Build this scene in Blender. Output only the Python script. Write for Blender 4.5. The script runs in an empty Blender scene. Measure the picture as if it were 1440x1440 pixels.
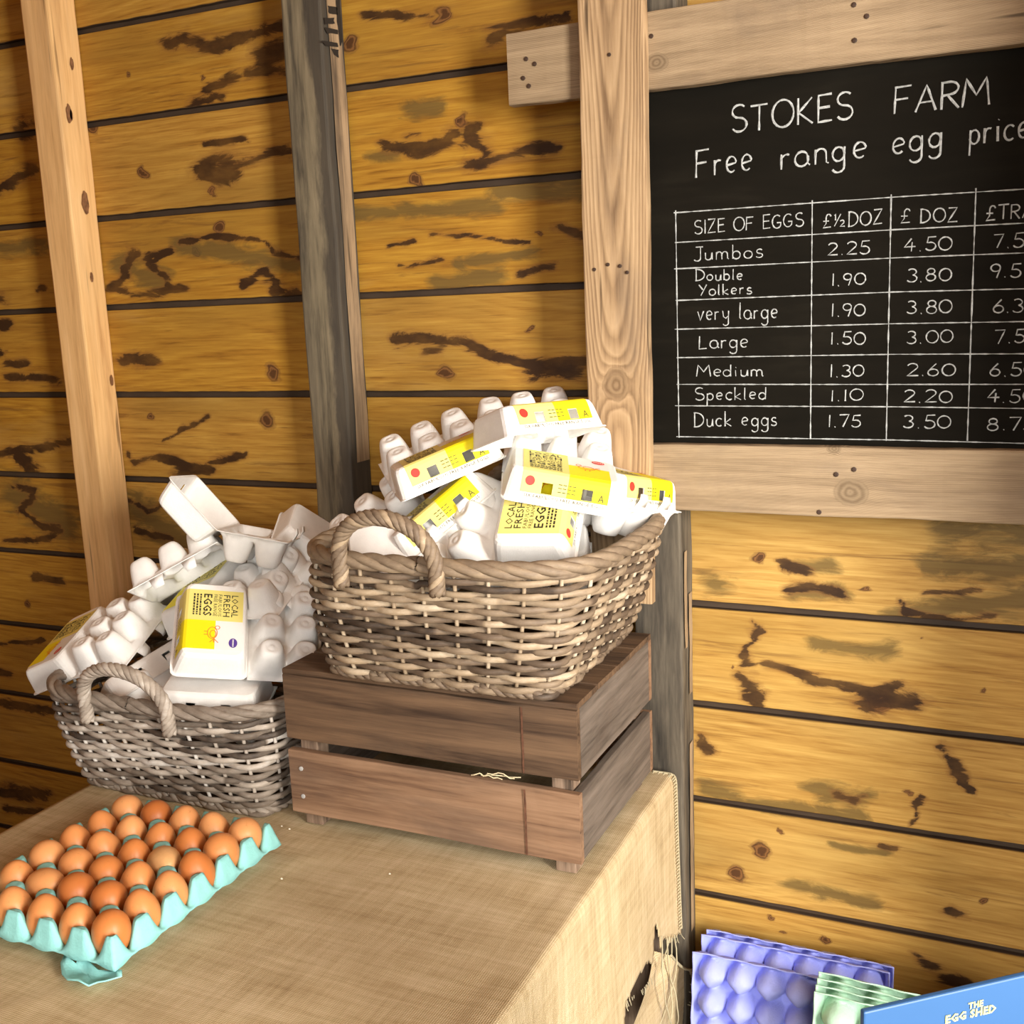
import bpy, bmesh, math, random
import numpy as np
from mathutils import Vector, Matrix, noise as mnoise

# ------------------------------------------------------------------ camera
H = 1.30                                     # eye height above the floor
FOC = 1528.963                               # focal length in pixels of the 1440 frame
YAW, PIT, ROL = (math.radians(a) for a in (-24.81771706, 10.78123041, -2.28390693))
cy_, sy_, cp_, sp_, cr_, sr_ = math.cos(YAW), math.sin(YAW), math.cos(PIT), math.sin(PIT), math.cos(ROL), math.sin(ROL)
FWD = Vector((sy_*cp_, cy_*cp_, -sp_))
R0 = Vector((cy_, -sy_, 0)); U0 = R0.cross(FWD)
RGT = cr_*R0 + sr_*U0; UP = -sr_*R0 + cr_*U0
EYE = Vector((0, 0, H))
scene = bpy.context.scene
COL = scene.collection
cam_d = bpy.data.cameras.new('camera'); cam = bpy.data.objects.new('camera', cam_d); COL.objects.link(cam)
cam.matrix_world = Matrix(((RGT.x, UP.x, -FWD.x, 0), (RGT.y, UP.y, -FWD.y, 0), (RGT.z, UP.z, -FWD.z, H), (0, 0, 0, 1)))
cam_d.sensor_width = 36; cam_d.lens = FOC/1440*36; cam_d.clip_start = .02
scene.camera = cam

# ------------------------------------------------------------------ light and exposure
w = bpy.data.worlds.new('sky'); scene.world = w; w.use_nodes = True
w.node_tree.nodes['Background'].inputs[0].default_value = (.86, .93, 1, 1)
w.node_tree.nodes['Background'].inputs[1].default_value = .18
def area(name, loc, target, sx, sy, power, col, spread=180):
    d = bpy.data.lights.new(name, 'AREA'); d.shape = 'RECTANGLE'; d.size = sx; d.size_y = sy; d.energy = power; d.color = col; d.spread = math.radians(spread)
    o = bpy.data.objects.new(name, d); COL.objects.link(o); o.location = loc
    o.rotation_euler = (Vector(target)-Vector(loc)).to_track_quat('-Z', 'Y').to_euler(); return o
area('doorway_daylight', (1.42, -.12, 1.30), (-.45, 1.4, .7), .5, 1.3, 97, (1, .945, .86))
area('shed_front_fill', (.75, -1.7, 1.5), (-.25, 1.3, .6), .9, 1.0, 5.5, (1, .965, .91), 52)  # added fill for the fronts, cone narrowed to spare the left wall
vs = scene.view_settings
vs.view_transform = 'Standard'; vs.look = 'None'; vs.gamma = 1; vs.exposure = 0.35
vs.use_curve_mapping = False
scene.cycles.use_denoising = True

# ------------------------------------------------------------------ helpers
rnd = random.Random(7); mnoise.seed_set(3)
def pix(x, y):                               # the ray through a pixel
    return RGT*((x-720)/FOC) - UP*((y-720)/FOC) + FWD
def on_y(x, y, Y):
    d = pix(x, y); return EYE + d*(Y/d.y)
def on_x(x, y, X):
    d = pix(x, y); return EYE + d*(X/d.x)
def on_z(x, y, Z):
    d = pix(x, y); return EYE + d*((Z-H)/d.z)

def link(name, me, mats=(), parent=None):
    o = bpy.data.objects.new(name, me); COL.objects.link(o)
    for m in (mats if isinstance(mats, (list, tuple)) else [mats]): me.materials.append(m)
    if parent: o.parent = parent
    return o
def mesh(name, vs, fs, smooth=False):
    me = bpy.data.meshes.new(name); me.from_pydata([tuple(v) for v in vs], [], fs); me.update()
    if smooth: me.polygons.foreach_set('use_smooth', [True]*len(me.polygons))
    return me
def tag(o, label=None, cat=None, group=None, kind=None):
    if label: o['label'] = label
    if cat: o['category'] = cat
    if group: o['group'] = group
    if kind: o['kind'] = kind
    return o
def empty(name, loc=(0, 0, 0), label=None, cat=None, group=None):
    o = bpy.data.objects.new(name, None); COL.objects.link(o); o.location = loc; o.empty_display_size = .05
    return tag(o, label, cat, group)

class MB:                                    # collects pieces into one mesh
    def __init__(s): s.v, s.f, s.m, s.t = [], [], [], []
    def add(s, vs, fs, mi=0, tone=0.):
        n = len(s.v); s.v += [tuple(v) for v in vs]; s.f += [tuple(i+n for i in f) for f in fs]; s.m += [mi]*len(fs)
        s.t += (list(tone) if hasattr(tone, '__len__') else [tone]*len(vs))
    def box(s, a, b, mi=0, tone=0.):
        (x0, y0, z0), (x1, y1, z1) = a, b
        s.add([(x0,y0,z0),(x1,y0,z0),(x1,y1,z0),(x0,y1,z0),(x0,y0,z1),(x1,y0,z1),(x1,y1,z1),(x0,y1,z1)],
              [(0,3,2,1),(4,5,6,7),(0,1,5,4),(1,2,6,5),(2,3,7,6),(3,0,4,7)], mi, tone)
    def tube(s, pts, r, n=6, closed=False, tone=0., flat=1.0, mi=0, cap=True):
        pts = [Vector(p) for p in pts]; N = len(pts); vs, tn = [], []
        up = Vector((0, 0, 1)); prev = None
        for i, p in enumerate(pts):
            a = pts[(i-1) % N] if (closed or i) else p; b = pts[(i+1) % N] if (closed or i < N-1) else p
            t = (b-a).normalized() if (b-a).length > 1e-9 else Vector((1, 0, 0))
            if prev is None:
                ref = up if abs(t.z) < .9 else Vector((1, 0, 0)); u = t.cross(ref).normalized()
            else: u = (prev - t*prev.dot(t)).normalized()
            prev = u; v = t.cross(u)
            rr = r[i] if hasattr(r, '__len__') else r
            for k in range(n):
                q = 2*math.pi*k/n; vs.append(p + u*(math.cos(q)*rr*flat) + v*(math.sin(q)*rr))
            tn += [tone[i] if hasattr(tone, '__len__') else tone]*n
        fs = []
        for i in range(N if closed else N-1):
            j = (i+1) % N
            for k in range(n): fs.append((i*n+k, i*n+(k+1) % n, j*n+(k+1) % n, j*n+k))
        if cap and not closed: fs += [tuple(range(n))[::-1], tuple((N-1)*n+k for k in range(n))]
        s.add(vs, fs, mi, tn)
    def build(s, name, mats, parent=None, smooth=False, loc=None):
        me = mesh(name, s.v, s.f, smooth)
        me.polygons.foreach_set('material_index', s.m)
        at = me.attributes.new('tone', 'FLOAT', 'POINT'); at.data.foreach_set('value', np.array(s.t, 'f'))
        o = link(name, me, mats, parent)
        if loc is not None: o.location = loc
        return o
def bevel(o, wd, seg=2):
    m = o.modifiers.new('bevel', 'BEVEL'); m.width = wd; m.segments = seg; m.limit_method = 'ANGLE'; m.angle_limit = .6; return o
def wonk(o, amp, freq, seed=0):              # a slightly uneven sawn surface
    for v in o.data.vertices:
        p = Vector(v.co)*freq + Vector((seed, seed*2.3, seed*.7))
        v.co += mnoise.noise_vector(p)*amp
def timber(name, a, b, mat, axis, parent=None, n=26, amp=.0016, seed=1., bev=.003):
    """a sawn board: box subdivided along its length, with uneven arrises"""
    bm = bmesh.new(); bmesh.ops.create_cube(bm, size=1)
    a, b = Vector(a), Vector(b)
    for v in bm.verts: v.co = Vector(((a[i]+b[i])/2 + v.co[i]*(b[i]-a[i]) for i in range(3)))
    long_e = [e for e in bm.edges if abs((e.verts[0].co-e.verts[1].co)[axis]) > .5*(b[axis]-a[axis])]
    bmesh.ops.bevel(bm, geom=long_e, offset=bev, segments=2, affect='EDGES', profile=.5)
    long_e = [e for e in bm.edges if abs((e.verts[0].co-e.verts[1].co)[axis]) > .5*(b[axis]-a[axis])]
    bmesh.ops.subdivide_edges(bm, edges=long_e, cuts=n)
    for v in bm.verts:
        p = v.co*9 + Vector((seed*3.1, seed*1.7, seed)); d = mnoise.noise_vector(p)*amp + mnoise.noise_vector(p*5)*amp*.35
        d[axis] *= .5; v.co += d
    me = bpy.data.meshes.new(name); bm.to_mesh(me); bm.free()
    return link(name, me, mat, parent)

# ------------------------------------------------------------------ materials
def mat(name):
    m = bpy.data.materials.new(name); m.use_nodes = True; nt = m.node_tree
    return m, nt, nt.nodes['Principled BSDF']
def nd(nt, t, **k):
    n = nt.nodes.new(t)
    for a, v in k.items():
        if a.startswith('i_'):
            key = a[2:]; n.inputs[int(key) if key.isdigit() else key.replace('_', ' ')].default_value = v
        else: setattr(n, a, v)
    return n
def ramp(nt, src, stops, interp='LINEAR'):
    r = nt.nodes.new('ShaderNodeValToRGB'); r.color_ramp.interpolation = interp
    while len(r.color_ramp.elements) < len(stops): r.color_ramp.elements.new(.5)
    for e, (p, c) in zip(r.color_ramp.elements, stops):
        e.position = p; e.color = (c, c, c, 1) if not hasattr(c, '__len__') else (*c, 1)
    nt.links.new(src, r.inputs[0]); return r.outputs[0]
def mapped(nt, scale, rot=(0, 0, 0), coord='Object', loc=(0, 0, 0)):
    tc = nt.nodes.new('ShaderNodeTexCoord'); mp = nt.nodes.new('ShaderNodeMapping')
    mp.inputs['Scale'].default_value = scale; mp.inputs['Rotation'].default_value = rot; mp.inputs['Location'].default_value = loc
    nt.links.new(tc.outputs[coord], mp.inputs[0]); return mp.outputs[0]
def noise(nt, vec, sc, det=4, rough=.55, dist=0.):
    n = nd(nt, 'ShaderNodeTexNoise', i_Scale=sc, i_Detail=det, i_Roughness=rough, i_Distortion=dist)
    nt.links.new(vec, n.inputs['Vector']); return n.outputs['Fac']
def mix(nt, fac, a, b, bt='MIX'):
    n = nt.nodes.new('ShaderNodeMix'); n.data_type = 'RGBA'; n.blend_type = bt
    for i, s in ((0, fac), (6, a), (7, b)):
        if hasattr(s, 'is_output'): nt.links.new(s, n.inputs[i])
        else: n.inputs[i].default_value = (s if i == 0 else ((*s, 1) if len(s) == 3 else s))
    return n.outputs[2]
def mth(nt, op, a, b=0., clamp=False):
    n = nt.nodes.new('ShaderNodeMath'); n.operation = op; n.use_clamp = clamp
    for i, s in ((0, a), (1, b)):
        if hasattr(s, 'is_output'): nt.links.new(s, n.inputs[i])
        else: n.inputs[i].default_value = s
    return n.outputs[0]
def bump(nt, bs, h, strength, dist=.002):
    b = nd(nt, 'ShaderNodeBump', i_Strength=strength, i_Distance=dist); nt.links.new(h, b.inputs['Height']); nt.links.new(b.outputs[0], bs.inputs['Normal'])
def plain(name, c, rough=.6, var=.0, sc=40, bmp=0., bsc=120):
    m, nt, bs = mat(name); bs.inputs['Roughness'].default_value = rough; bs.inputs['Base Color'].default_value = (*c, 1)
    bs.inputs['Specular IOR Level'].default_value = .3
    vec = mapped(nt, (1, 1, 1))
    if var:
        f = noise(nt, vec, sc, 5)
        nt.links.new(ramp(nt, f, [(.25, tuple(x*(1-var) for x in c)), (.75, tuple(min(1, x*(1+var)) for x in c))]), bs.inputs['Base Color'])
    if bmp: bump(nt, bs, noise(nt, vec, bsc, 4), bmp)
    return m
def wood(name, light, mid, dark, axis, rough=.75, stretch=14, sc=9, rings=None, patch=.35, patch_col=None, grey=.0, bmp=.35, knots=(), seed=0, pband=None, dark_half=None):
    m, nt, bs = mat(name); bs.inputs['Roughness'].default_value = rough; bs.inputs['Specular IOR Level'].default_value = .25
    s = [1., 1., 1.]; s[axis] = 1./stretch
    off = (seed*1.3, seed*2.1, seed*.9)
    vec = mapped(nt, tuple(s), loc=off); vec2 = mapped(nt, (1, 1, 1), loc=off)
    g1 = noise(nt, vec, sc*6, 6, .65, .4); g2 = noise(nt, vec, sc*26, 3, .6)
    f = mth(nt, 'ADD', mth(nt, 'MULTIPLY', g1, .7), mth(nt, 'MULTIPLY', g2, .3))
    kd = None
    if knots:
        lt = 2 if axis == 0 else 0
        kt = nt.nodes.new('ShaderNodeTexCoord'); ks = nt.nodes.new('ShaderNodeSeparateXYZ'); nt.links.new(kt.outputs['Object'], ks.inputs[0])
        kn = mth(nt, 'MULTIPLY', mth(nt, 'SUBTRACT', noise(nt, mapped(nt, (1, 1, 1), loc=off), 45, 3), .5), .5)
        for ka, kl, kr in knots:
            da = mth(nt, 'MULTIPLY', mth(nt, 'SUBTRACT', ks.outputs[axis], ka), .8/kr); dl = mth(nt, 'MULTIPLY', mth(nt, 'SUBTRACT', ks.outputs[lt], kl), 1/kr)
            dd = mth(nt, 'ADD', mth(nt, 'SQRT', mth(nt, 'ADD', mth(nt, 'MULTIPLY', da, da), mth(nt, 'MULTIPLY', dl, dl))), kn)
            kd = dd if kd is None else mth(nt, 'MINIMUM', kd, dd)
    if rings:
        # cathedral figure: nested arches along the middle, straight lines towards the edges
        lat, x0, hw, A, B = rings
        tc = nt.nodes.new('ShaderNodeTexCoord'); sx = nt.nodes.new('ShaderNodeSeparateXYZ'); nt.links.new(tc.outputs['Object'], sx.inputs[0])
        slow = noise(nt, mapped(nt, tuple(.25 if i == axis else 1. for i in range(3)), loc=off), 5, 2, .5)
        u = mth(nt, 'ADD', mth(nt, 'MULTIPLY', mth(nt, 'SUBTRACT', sx.outputs[lat], x0), 1/hw), mth(nt, 'MULTIPLY', mth(nt, 'SUBTRACT', slow, .5), .9))
        fld = mth(nt, 'ADD', mth(nt, 'MULTIPLY', mth(nt, 'MULTIPLY', u, u), A), mth(nt, 'MULTIPLY', sx.outputs[axis], B))
        fld = mth(nt, 'ADD', fld, mth(nt, 'MULTIPLY', noise(nt, mapped(nt, tuple(.2 if i == axis else 1. for i in range(3)), loc=off), 14, 3, .5), 1.3))
        if kd is not None: fld = mth(nt, 'ADD', fld, mth(nt, 'DIVIDE', 4.5, mth(nt, 'ADD', mth(nt, 'MULTIPLY', kd, kd), .8)))
        fr_ = mth(nt, 'FRACT', fld)
        late = ramp(nt, fr_, [(0., .35), (.55, .62), (.85, .30), (1., .35)])
        f = mth(nt, 'ADD', mth(nt, 'MULTIPLY', f, .55), mth(nt, 'MULTIPLY', late, .45))
    col = ramp(nt, f, [(.35, dark), (.48, mid), (.63, light)])
    pa, pb = pband or (.6, 1.4)
    p = noise(nt, mapped(nt, tuple(pa if i == axis else pb for i in range(3)), loc=off), 7, 5, .6, .6)
    pc = patch_col or dark
    col = mix(nt, mth(nt, 'MULTIPLY', ramp(nt, p, [(.52, 0.), (.72, 1.)]), patch), col, pc)
    # cracks and checks along the grain
    s3 = [1., 1., 1.]; s3[axis] = .05
    ck = noise(nt, mapped(nt, tuple(s3), loc=off), 60, 2, .5)
    col = mix(nt, ramp(nt, ck, [(.27, .75), (.32, 0.)]), col, tuple(x*.25 for x in dark))
    if kd is not None:
        rg = mth(nt, 'MULTIPLY', mth(nt, 'ADD', mth(nt, 'SINE', mth(nt, 'MULTIPLY', kd, 17.)), 1.), .5)
        col = mix(nt, mth(nt, 'MULTIPLY', ramp(nt, kd, [(.0, 1.), (.9, .8), (1., 0.)]), .85), col, mix(nt, rg, tuple(x*.9 for x in dark), tuple(x*.75 for x in mid)))
    if dark_half:                                          # one half of the face is darker, with an uneven edge
        ax, x1, tc_ = dark_half
        tcn = nt.nodes.new('ShaderNodeTexCoord'); sx_ = nt.nodes.new('ShaderNodeSeparateXYZ'); nt.links.new(tcn.outputs['Object'], sx_.inputs[0])
        wv_ = noise(nt, mapped(nt, (1., 1., .25)), 28, 5, .65)
        e_ = mth(nt, 'ADD', mth(nt, 'SUBTRACT', sx_.outputs[ax], x1), mth(nt, 'MULTIPLY', mth(nt, 'SUBTRACT', wv_, .5), .05))
        col = mix(nt, mth(nt, 'MULTIPLY', ramp(nt, mth(nt, 'ADD', mth(nt, 'MULTIPLY', e_, 60.), .5), [(.2, 0.), (.8, 1.)]), .8), col, tc_)
    nt.links.new(col, bs.inputs['Base Color']); bump(nt, bs, f, bmp, .003)
    return m

def wall_material():
    m, nt, bs = mat('stained_pine_planks'); bs.inputs['Roughness'].default_value = .62; bs.inputs['Specular IOR Level'].default_value = .3
    tc = nt.nodes.new('ShaderNodeTexCoord')
    at = nd(nt, 'ShaderNodeAttribute', attribute_name='stain'); sep = nt.nodes.new('ShaderNodeSeparateColor'); nt.links.new(at.outputs['Color'], sep.inputs[0])
    pl = nd(nt, 'ShaderNodeAttribute', attribute_name='plank')        # a different figure on every plank
    off = nt.nodes.new('ShaderNodeCombineXYZ')
    nt.links.new(mth(nt, 'MULTIPLY', pl.outputs['Fac'], 7.3), off.inputs[0]); nt.links.new(mth(nt, 'MULTIPLY', pl.outputs['Fac'], 3.1), off.inputs[1])
    va = nd(nt, 'ShaderNodeVectorMath', operation='ADD'); nt.links.new(tc.outputs['Object'], va.inputs[0]); nt.links.new(off.outputs[0], va.inputs[1])
    def mp(scale):
        q = nd(nt, 'ShaderNodeMapping'); q.inputs['Scale'].default_value = scale; nt.links.new(va.outputs[0], q.inputs[0]); return q.outputs[0]
    grain = noise(nt, mp((.07, 1, 1)), 95, 6, .65, .5)
    fine = noise(nt, mp((.035, 1, 1)), 330, 3, .6)
    la = nd(nt, 'ShaderNodeAttribute', attribute_name='lat'); sx = nt.nodes.new('ShaderNodeSeparateXYZ'); nt.links.new(va.outputs[0], sx.inputs[0])
    slow = noise(nt, mp((.3, 1, 1)), 4.5, 2, .5)
    uu = mth(nt, 'ADD', la.outputs['Fac'], mth(nt, 'MULTIPLY', mth(nt, 'SUBTRACT', slow, .5), 1.8))
    fld = mth(nt, 'ADD', mth(nt, 'MULTIPLY', mth(nt, 'MULTIPLY', uu, uu), 4.5), mth(nt, 'MULTIPLY', sx.outputs[0], 3.2))
    fld = mth(nt, 'ADD', fld, mth(nt, 'MULTIPLY', noise(nt, mp((.25, 1, 1)), 13, 4, .55), 2.2))
    late = ramp(nt, mth(nt, 'FRACT', fld), [(0., .42), (.6, .60), (.9, .34), (1., .42)])
    f = mth(nt, 'ADD', mth(nt, 'ADD', mth(nt, 'MULTIPLY', grain, .40), mth(nt, 'MULTIPLY', fine, .33)), mth(nt, 'MULTIPLY', late, .27))
    col = ramp(nt, f, [(.32, (.165, .064, .006)), (.44, (.335, .155, .014)), (.58, (.46, .245, .026)), (.76, (.57, .35, .065))])
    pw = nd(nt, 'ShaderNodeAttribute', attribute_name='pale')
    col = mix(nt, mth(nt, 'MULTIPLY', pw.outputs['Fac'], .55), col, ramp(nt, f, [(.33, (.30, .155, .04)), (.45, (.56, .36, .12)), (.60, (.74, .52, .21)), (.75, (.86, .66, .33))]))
    # broad honey / green-grey drift from plank to plank and along each plank
    t1 = noise(nt, mp((.35, 1, 1.5)), 4.5, 4, .55)
    col = mix(nt, mth(nt, 'MULTIPLY', ramp(nt, t1, [(.48, 0.), (.72, 1.)]), .6), col, (.24, .135, .025))
    t2 = noise(nt, mp((.3, 2, 1.2)), 5.5, 5, .6)
    col = mix(nt, mth(nt, 'MULTIPLY', ramp(nt, t2, [(.55, 0.), (.7, 1.)]), .35), col, (.62, .42, .13))
    ln = noise(nt, mp((.045, 1, 1)), 62, 5, .7, .8)
    col = mix(nt, mth(nt, 'MULTIPLY', ramp(nt, ln, [(.34, 1.), (.42, 0.)]), .55), col, (.15, .062, .014))
    t3 = noise(nt, mp((.5, 1, 1.3)), 3.2, 3, .5)
    col = mix(nt, mth(nt, 'MULTIPLY', ramp(nt, t3, [(.5, 0.), (.68, 1.)]), .45), col, mix(nt, .5, col, (.20, .10, .02)))
    edge = noise(nt, mp((.3, 1, 1)), 40, 7, .68, 1.1)
    e2 = mth(nt, 'MULTIPLY', mth(nt, 'SUBTRACT', edge, .5), 2.1)
    k = ramp(nt, mth(nt, 'ADD', sep.outputs[2], mth(nt, 'MULTIPLY', e2, .35)), [(.4, 0.), (.75, 1.)])
    ringk = mth(nt, 'MULTIPLY', mth(nt, 'ADD', mth(nt, 'SINE', mth(nt, 'MULTIPLY', sep.outputs[2], 24.)), 1.), .5)
    kcol = mix(nt, ringk, (.075, .030, .009), (.21, .095, .028))
    col = mix(nt, k, col, kcol)
    gr = mth(nt, 'ADD', sep.outputs[1], e2)
    on1 = ramp(nt, sep.outputs[1], [(.04, 0.), (.2, 1.)])
    col = mix(nt, mth(nt, 'MULTIPLY', mth(nt, 'MULTIPLY', ramp(nt, gr, [(.25, 0.), (.8, 1.)]), on1), .8), col, (.115, .075, .022))
    st = mth(nt, 'ADD', sep.outputs[0], e2)
    on2 = ramp(nt, sep.outputs[0], [(.04, 0.), (.2, 1.)])
    pat = ramp(nt, noise(nt, mp((.5, 1, 1)), 22, 4, .6), [(.3, .62), (.6, 1.)])
    core = mth(nt, 'MULTIPLY', mth(nt, 'MULTIPLY', ramp(nt, st, [(.52, 0.), (.74, 1.)]), on2), pat)
    halo = mth(nt, 'MULTIPLY', ramp(nt, st, [(.15, 0.), (.66, 1.)]), on2)
    col = mix(nt, mth(nt, 'MULTIPLY', halo, .6), col, (.20, .085, .022))
    col = mix(nt, mth(nt, 'MULTIPLY', core, .97), col, (.030, .0125, .0045))
    # the rebate between planks is unplaned, grey-brown timber
    gv = nd(nt, 'ShaderNodeAttribute', attribute_name='groove')
    col = mix(nt, gv.outputs['Fac'], col, mix(nt, noise(nt, mp((.5, 1, 1)), 30, 4), (.03, .018, .011), (.085, .055, .035)))
    nt.links.new(col, bs.inputs['Base Color']); bump(nt, bs, f, .25, .002)
    return m

M = {}
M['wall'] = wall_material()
M['left_post'] = wood('planed_pink_pine', (.86, .56, .265), (.75, .46, .195), (.55, .30, .115), 2, patch=.5, patch_col=(.48, .28, .125), pband=(.35, 5.), seed=2, sc=6, stretch=18, bmp=.15)
M['dark_post'] = wood('weathered_dark_timber', (.27, .22, .14), (.17, .14, .09), (.060, .050, .036), 2, patch=.6, patch_col=(.05, .042, .034), dark_half=(0, .012, (.045, .038, .032)), pband=(.25, 4.2), seed=5, sc=5, stretch=10)
M['black_post'] = wood('blackened_timber', (.17, .14, .10), (.085, .07, .052), (.030, .026, .021), 2, patch=.8, patch_col=(.018, .016, .014), pband=(.3, 3.5), seed=17, sc=5, stretch=10)
M['pale_side'] = wood('weathered_pale_timber', (.42, .30, .18), (.30, .21, .125), (.12, .085, .055), 2, patch=.6, patch_col=(.06, .045, .035), seed=8, sc=6)
CBO = Vector((-.2, 1.519, 1.3))                                       # the chalkboard's own origin
def kpt(x, y, Y, along, r):
    q = on_y(x, y, Y)-CBO; return (q.x, q.z, r) if along == 0 else (q.z, q.x, r)
M['stile'] = wood('silvered_softwood_upright', (.54, .375, .215), (.38, .25, .135), (.19, .115, .06), 2, rings=(0, -.309, .047, 6., -8.), patch=.6, patch_col=(.20, .145, .10), seed=3, stretch=16, knots=[kpt(866, 542, 1.475, 2, .021)])
M['rail'] = wood('silvered_softwood_rail', (.45, .335, .205), (.315, .225, .135), (.155, .105, .06), 0, rings=(2, .03, .07, 6., 7.), patch=.65, patch_col=(.165, .12, .085), seed=11, stretch=18, knots=[kpt(1196, 692, 1.496, 0, .019), kpt(924, 88, 1.496, 0, .013), kpt(1173, 631, 1.496, 0, .008)])
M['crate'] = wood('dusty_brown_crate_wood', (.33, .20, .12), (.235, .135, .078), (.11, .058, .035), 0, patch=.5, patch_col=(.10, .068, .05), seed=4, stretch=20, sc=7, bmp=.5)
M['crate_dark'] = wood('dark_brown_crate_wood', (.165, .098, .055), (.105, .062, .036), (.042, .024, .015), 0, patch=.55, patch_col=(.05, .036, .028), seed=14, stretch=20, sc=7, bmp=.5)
M['crate_side'] = wood('grey_brown_crate_wood', (.19, .15, .12), (.125, .098, .078), (.06, .046, .036), 1, patch=.5, patch_col=(.15, .105, .08), seed=6, stretch=14, sc=7, bmp=.4)
M['crate_foot'] = wood('crate_post_wood', (.30, .21, .145), (.21, .14, .095), (.10, .065, .045), 2, seed=9)
M['table'] = wood('old_table_wood', (.25, .18, .12), (.17, .12, .08), (.08, .055, .04), 2, seed=12)
M['floor'] = plain('trodden_earth_floor', (.11, .085, .06), .9, .4, 8, .6, 30)
M['carton'] = plain('white_moulded_pulp', (.90, .88, .85), .85, .05, 60, .25, 500)
M['nail'] = plain('rusty_nail', (.05, .028, .018), .6, .3, 200)
M['rust'] = plain('rust_stain', (.115, .05, .028), .85, .5, 120)
M['screw'] = plain('steel_screw', (.45, .44, .42), .4)
M['chalk'] = plain('chalk_mark', (.40, .415, .41), .95, .4, 260)
M['yellow_print'] = plain('bright_yellow_print', (.93, .80, .012), .55)
M['pale_print'] = plain('pale_yellow_print', (.86, .75, .22), .55)
M['white_print'] = plain('white_paper', (.86, .85, .82), .55)
M['ink'] = plain('dark_ink', (.035, .032, .02), .6)
M['soft_ink'] = plain('olive_ink', (.11, .095, .02), .6)
M['red'] = plain('red_sticker', (.70, .045, .03), .5)
M['purple_sticker'] = plain('purple_sticker', (.10, .055, .30), .5)
M['hen'] = plain('orange_print', (.85, .26, .04), .6)
M['barcode'] = plain('grey_print', (.30, .30, .30), .6)
M['turquoise'] = plain('turquoise_pulp', (.29, .66, .64), .85, .10, 30, .3, 350)
M['purple'] = plain('lilac_pulp', (.36, .40, .86), .85, .08, 30, .3, 350)
M['green'] = plain('mint_pulp', (.40, .60, .46), .85, .10, 30, .3, 350)
M['sign'] = plain('blue_painted_board', (.032, .095, .23), .45, .04, 12)
M['sign_text'] = plain('yellow_lettering', (.80, .72, .20), .5)
M['straw'] = plain('straw', (.70, .58, .36), .8)
M['crumb'] = plain('pale_crumb', (.85, .78, .62), .8)
M['stitch'] = plain('selvedge_thread', (.46, .40, .26), .9)

def board_material():
    m, nt, bs = mat('black_chalkboard'); bs.inputs['Roughness'].default_value = .85; bs.inputs['Specular IOR Level'].default_value = .08
    v = mapped(nt, (.25, 1, 1)); a = noise(nt, v, 14, 6, .65, .6); b = noise(nt, mapped(nt, (.1, 1, 1)), 90, 3)
    f = mth(nt, 'ADD', mth(nt, 'MULTIPLY', a, .75), mth(nt, 'MULTIPLY', b, .25))
    nt.links.new(ramp(nt, f, [(.3, (.0050, .0042, .0028)), (.55, (.0080, .0066, .0044)), (.8, (.016, .0135, .009))]), bs.inputs['Base Color']); return m
M['board'] = board_material()
def wicker_material(name, cols):
    m, nt, bs = mat(name); bs.inputs['Roughness'].default_value = .6; bs.inputs['Specular IOR Level'].default_value = .35
    at = nd(nt, 'ShaderNodeAttribute', attribute_name='tone')
    n = noise(nt, mapped(nt, (1, 1, 2.5)), 55, 5, .65)
    f = mth(nt, 'ADD', mth(nt, 'MULTIPLY', at.outputs['Fac'], .62), mth(nt, 'MULTIPLY', n, .42))
    nt.links.new(ramp(nt, f, [(.18, cols[0]), (.40, cols[1]), (.56, cols[2]), (.72, cols[3]), (.90, cols[4])]), bs.inputs['Base Color'])
    bump(nt, bs, noise(nt, mapped(nt, (1, 1, 3)), 240, 3), .3, .001); return m
M['wicker'] = wicker_material('weathered_willow', [(.050, .034, .024), (.145, .10, .067), (.245, .178, .117), (.38, .28, .18), (.58, .48, .355)])
M['wicker_grey'] = wicker_material('greyed_willow', [(.06, .045, .036), (.19, .15, .115), (.32, .265, .215), (.47, .40, .33), (.70, .66, .61)])
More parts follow.
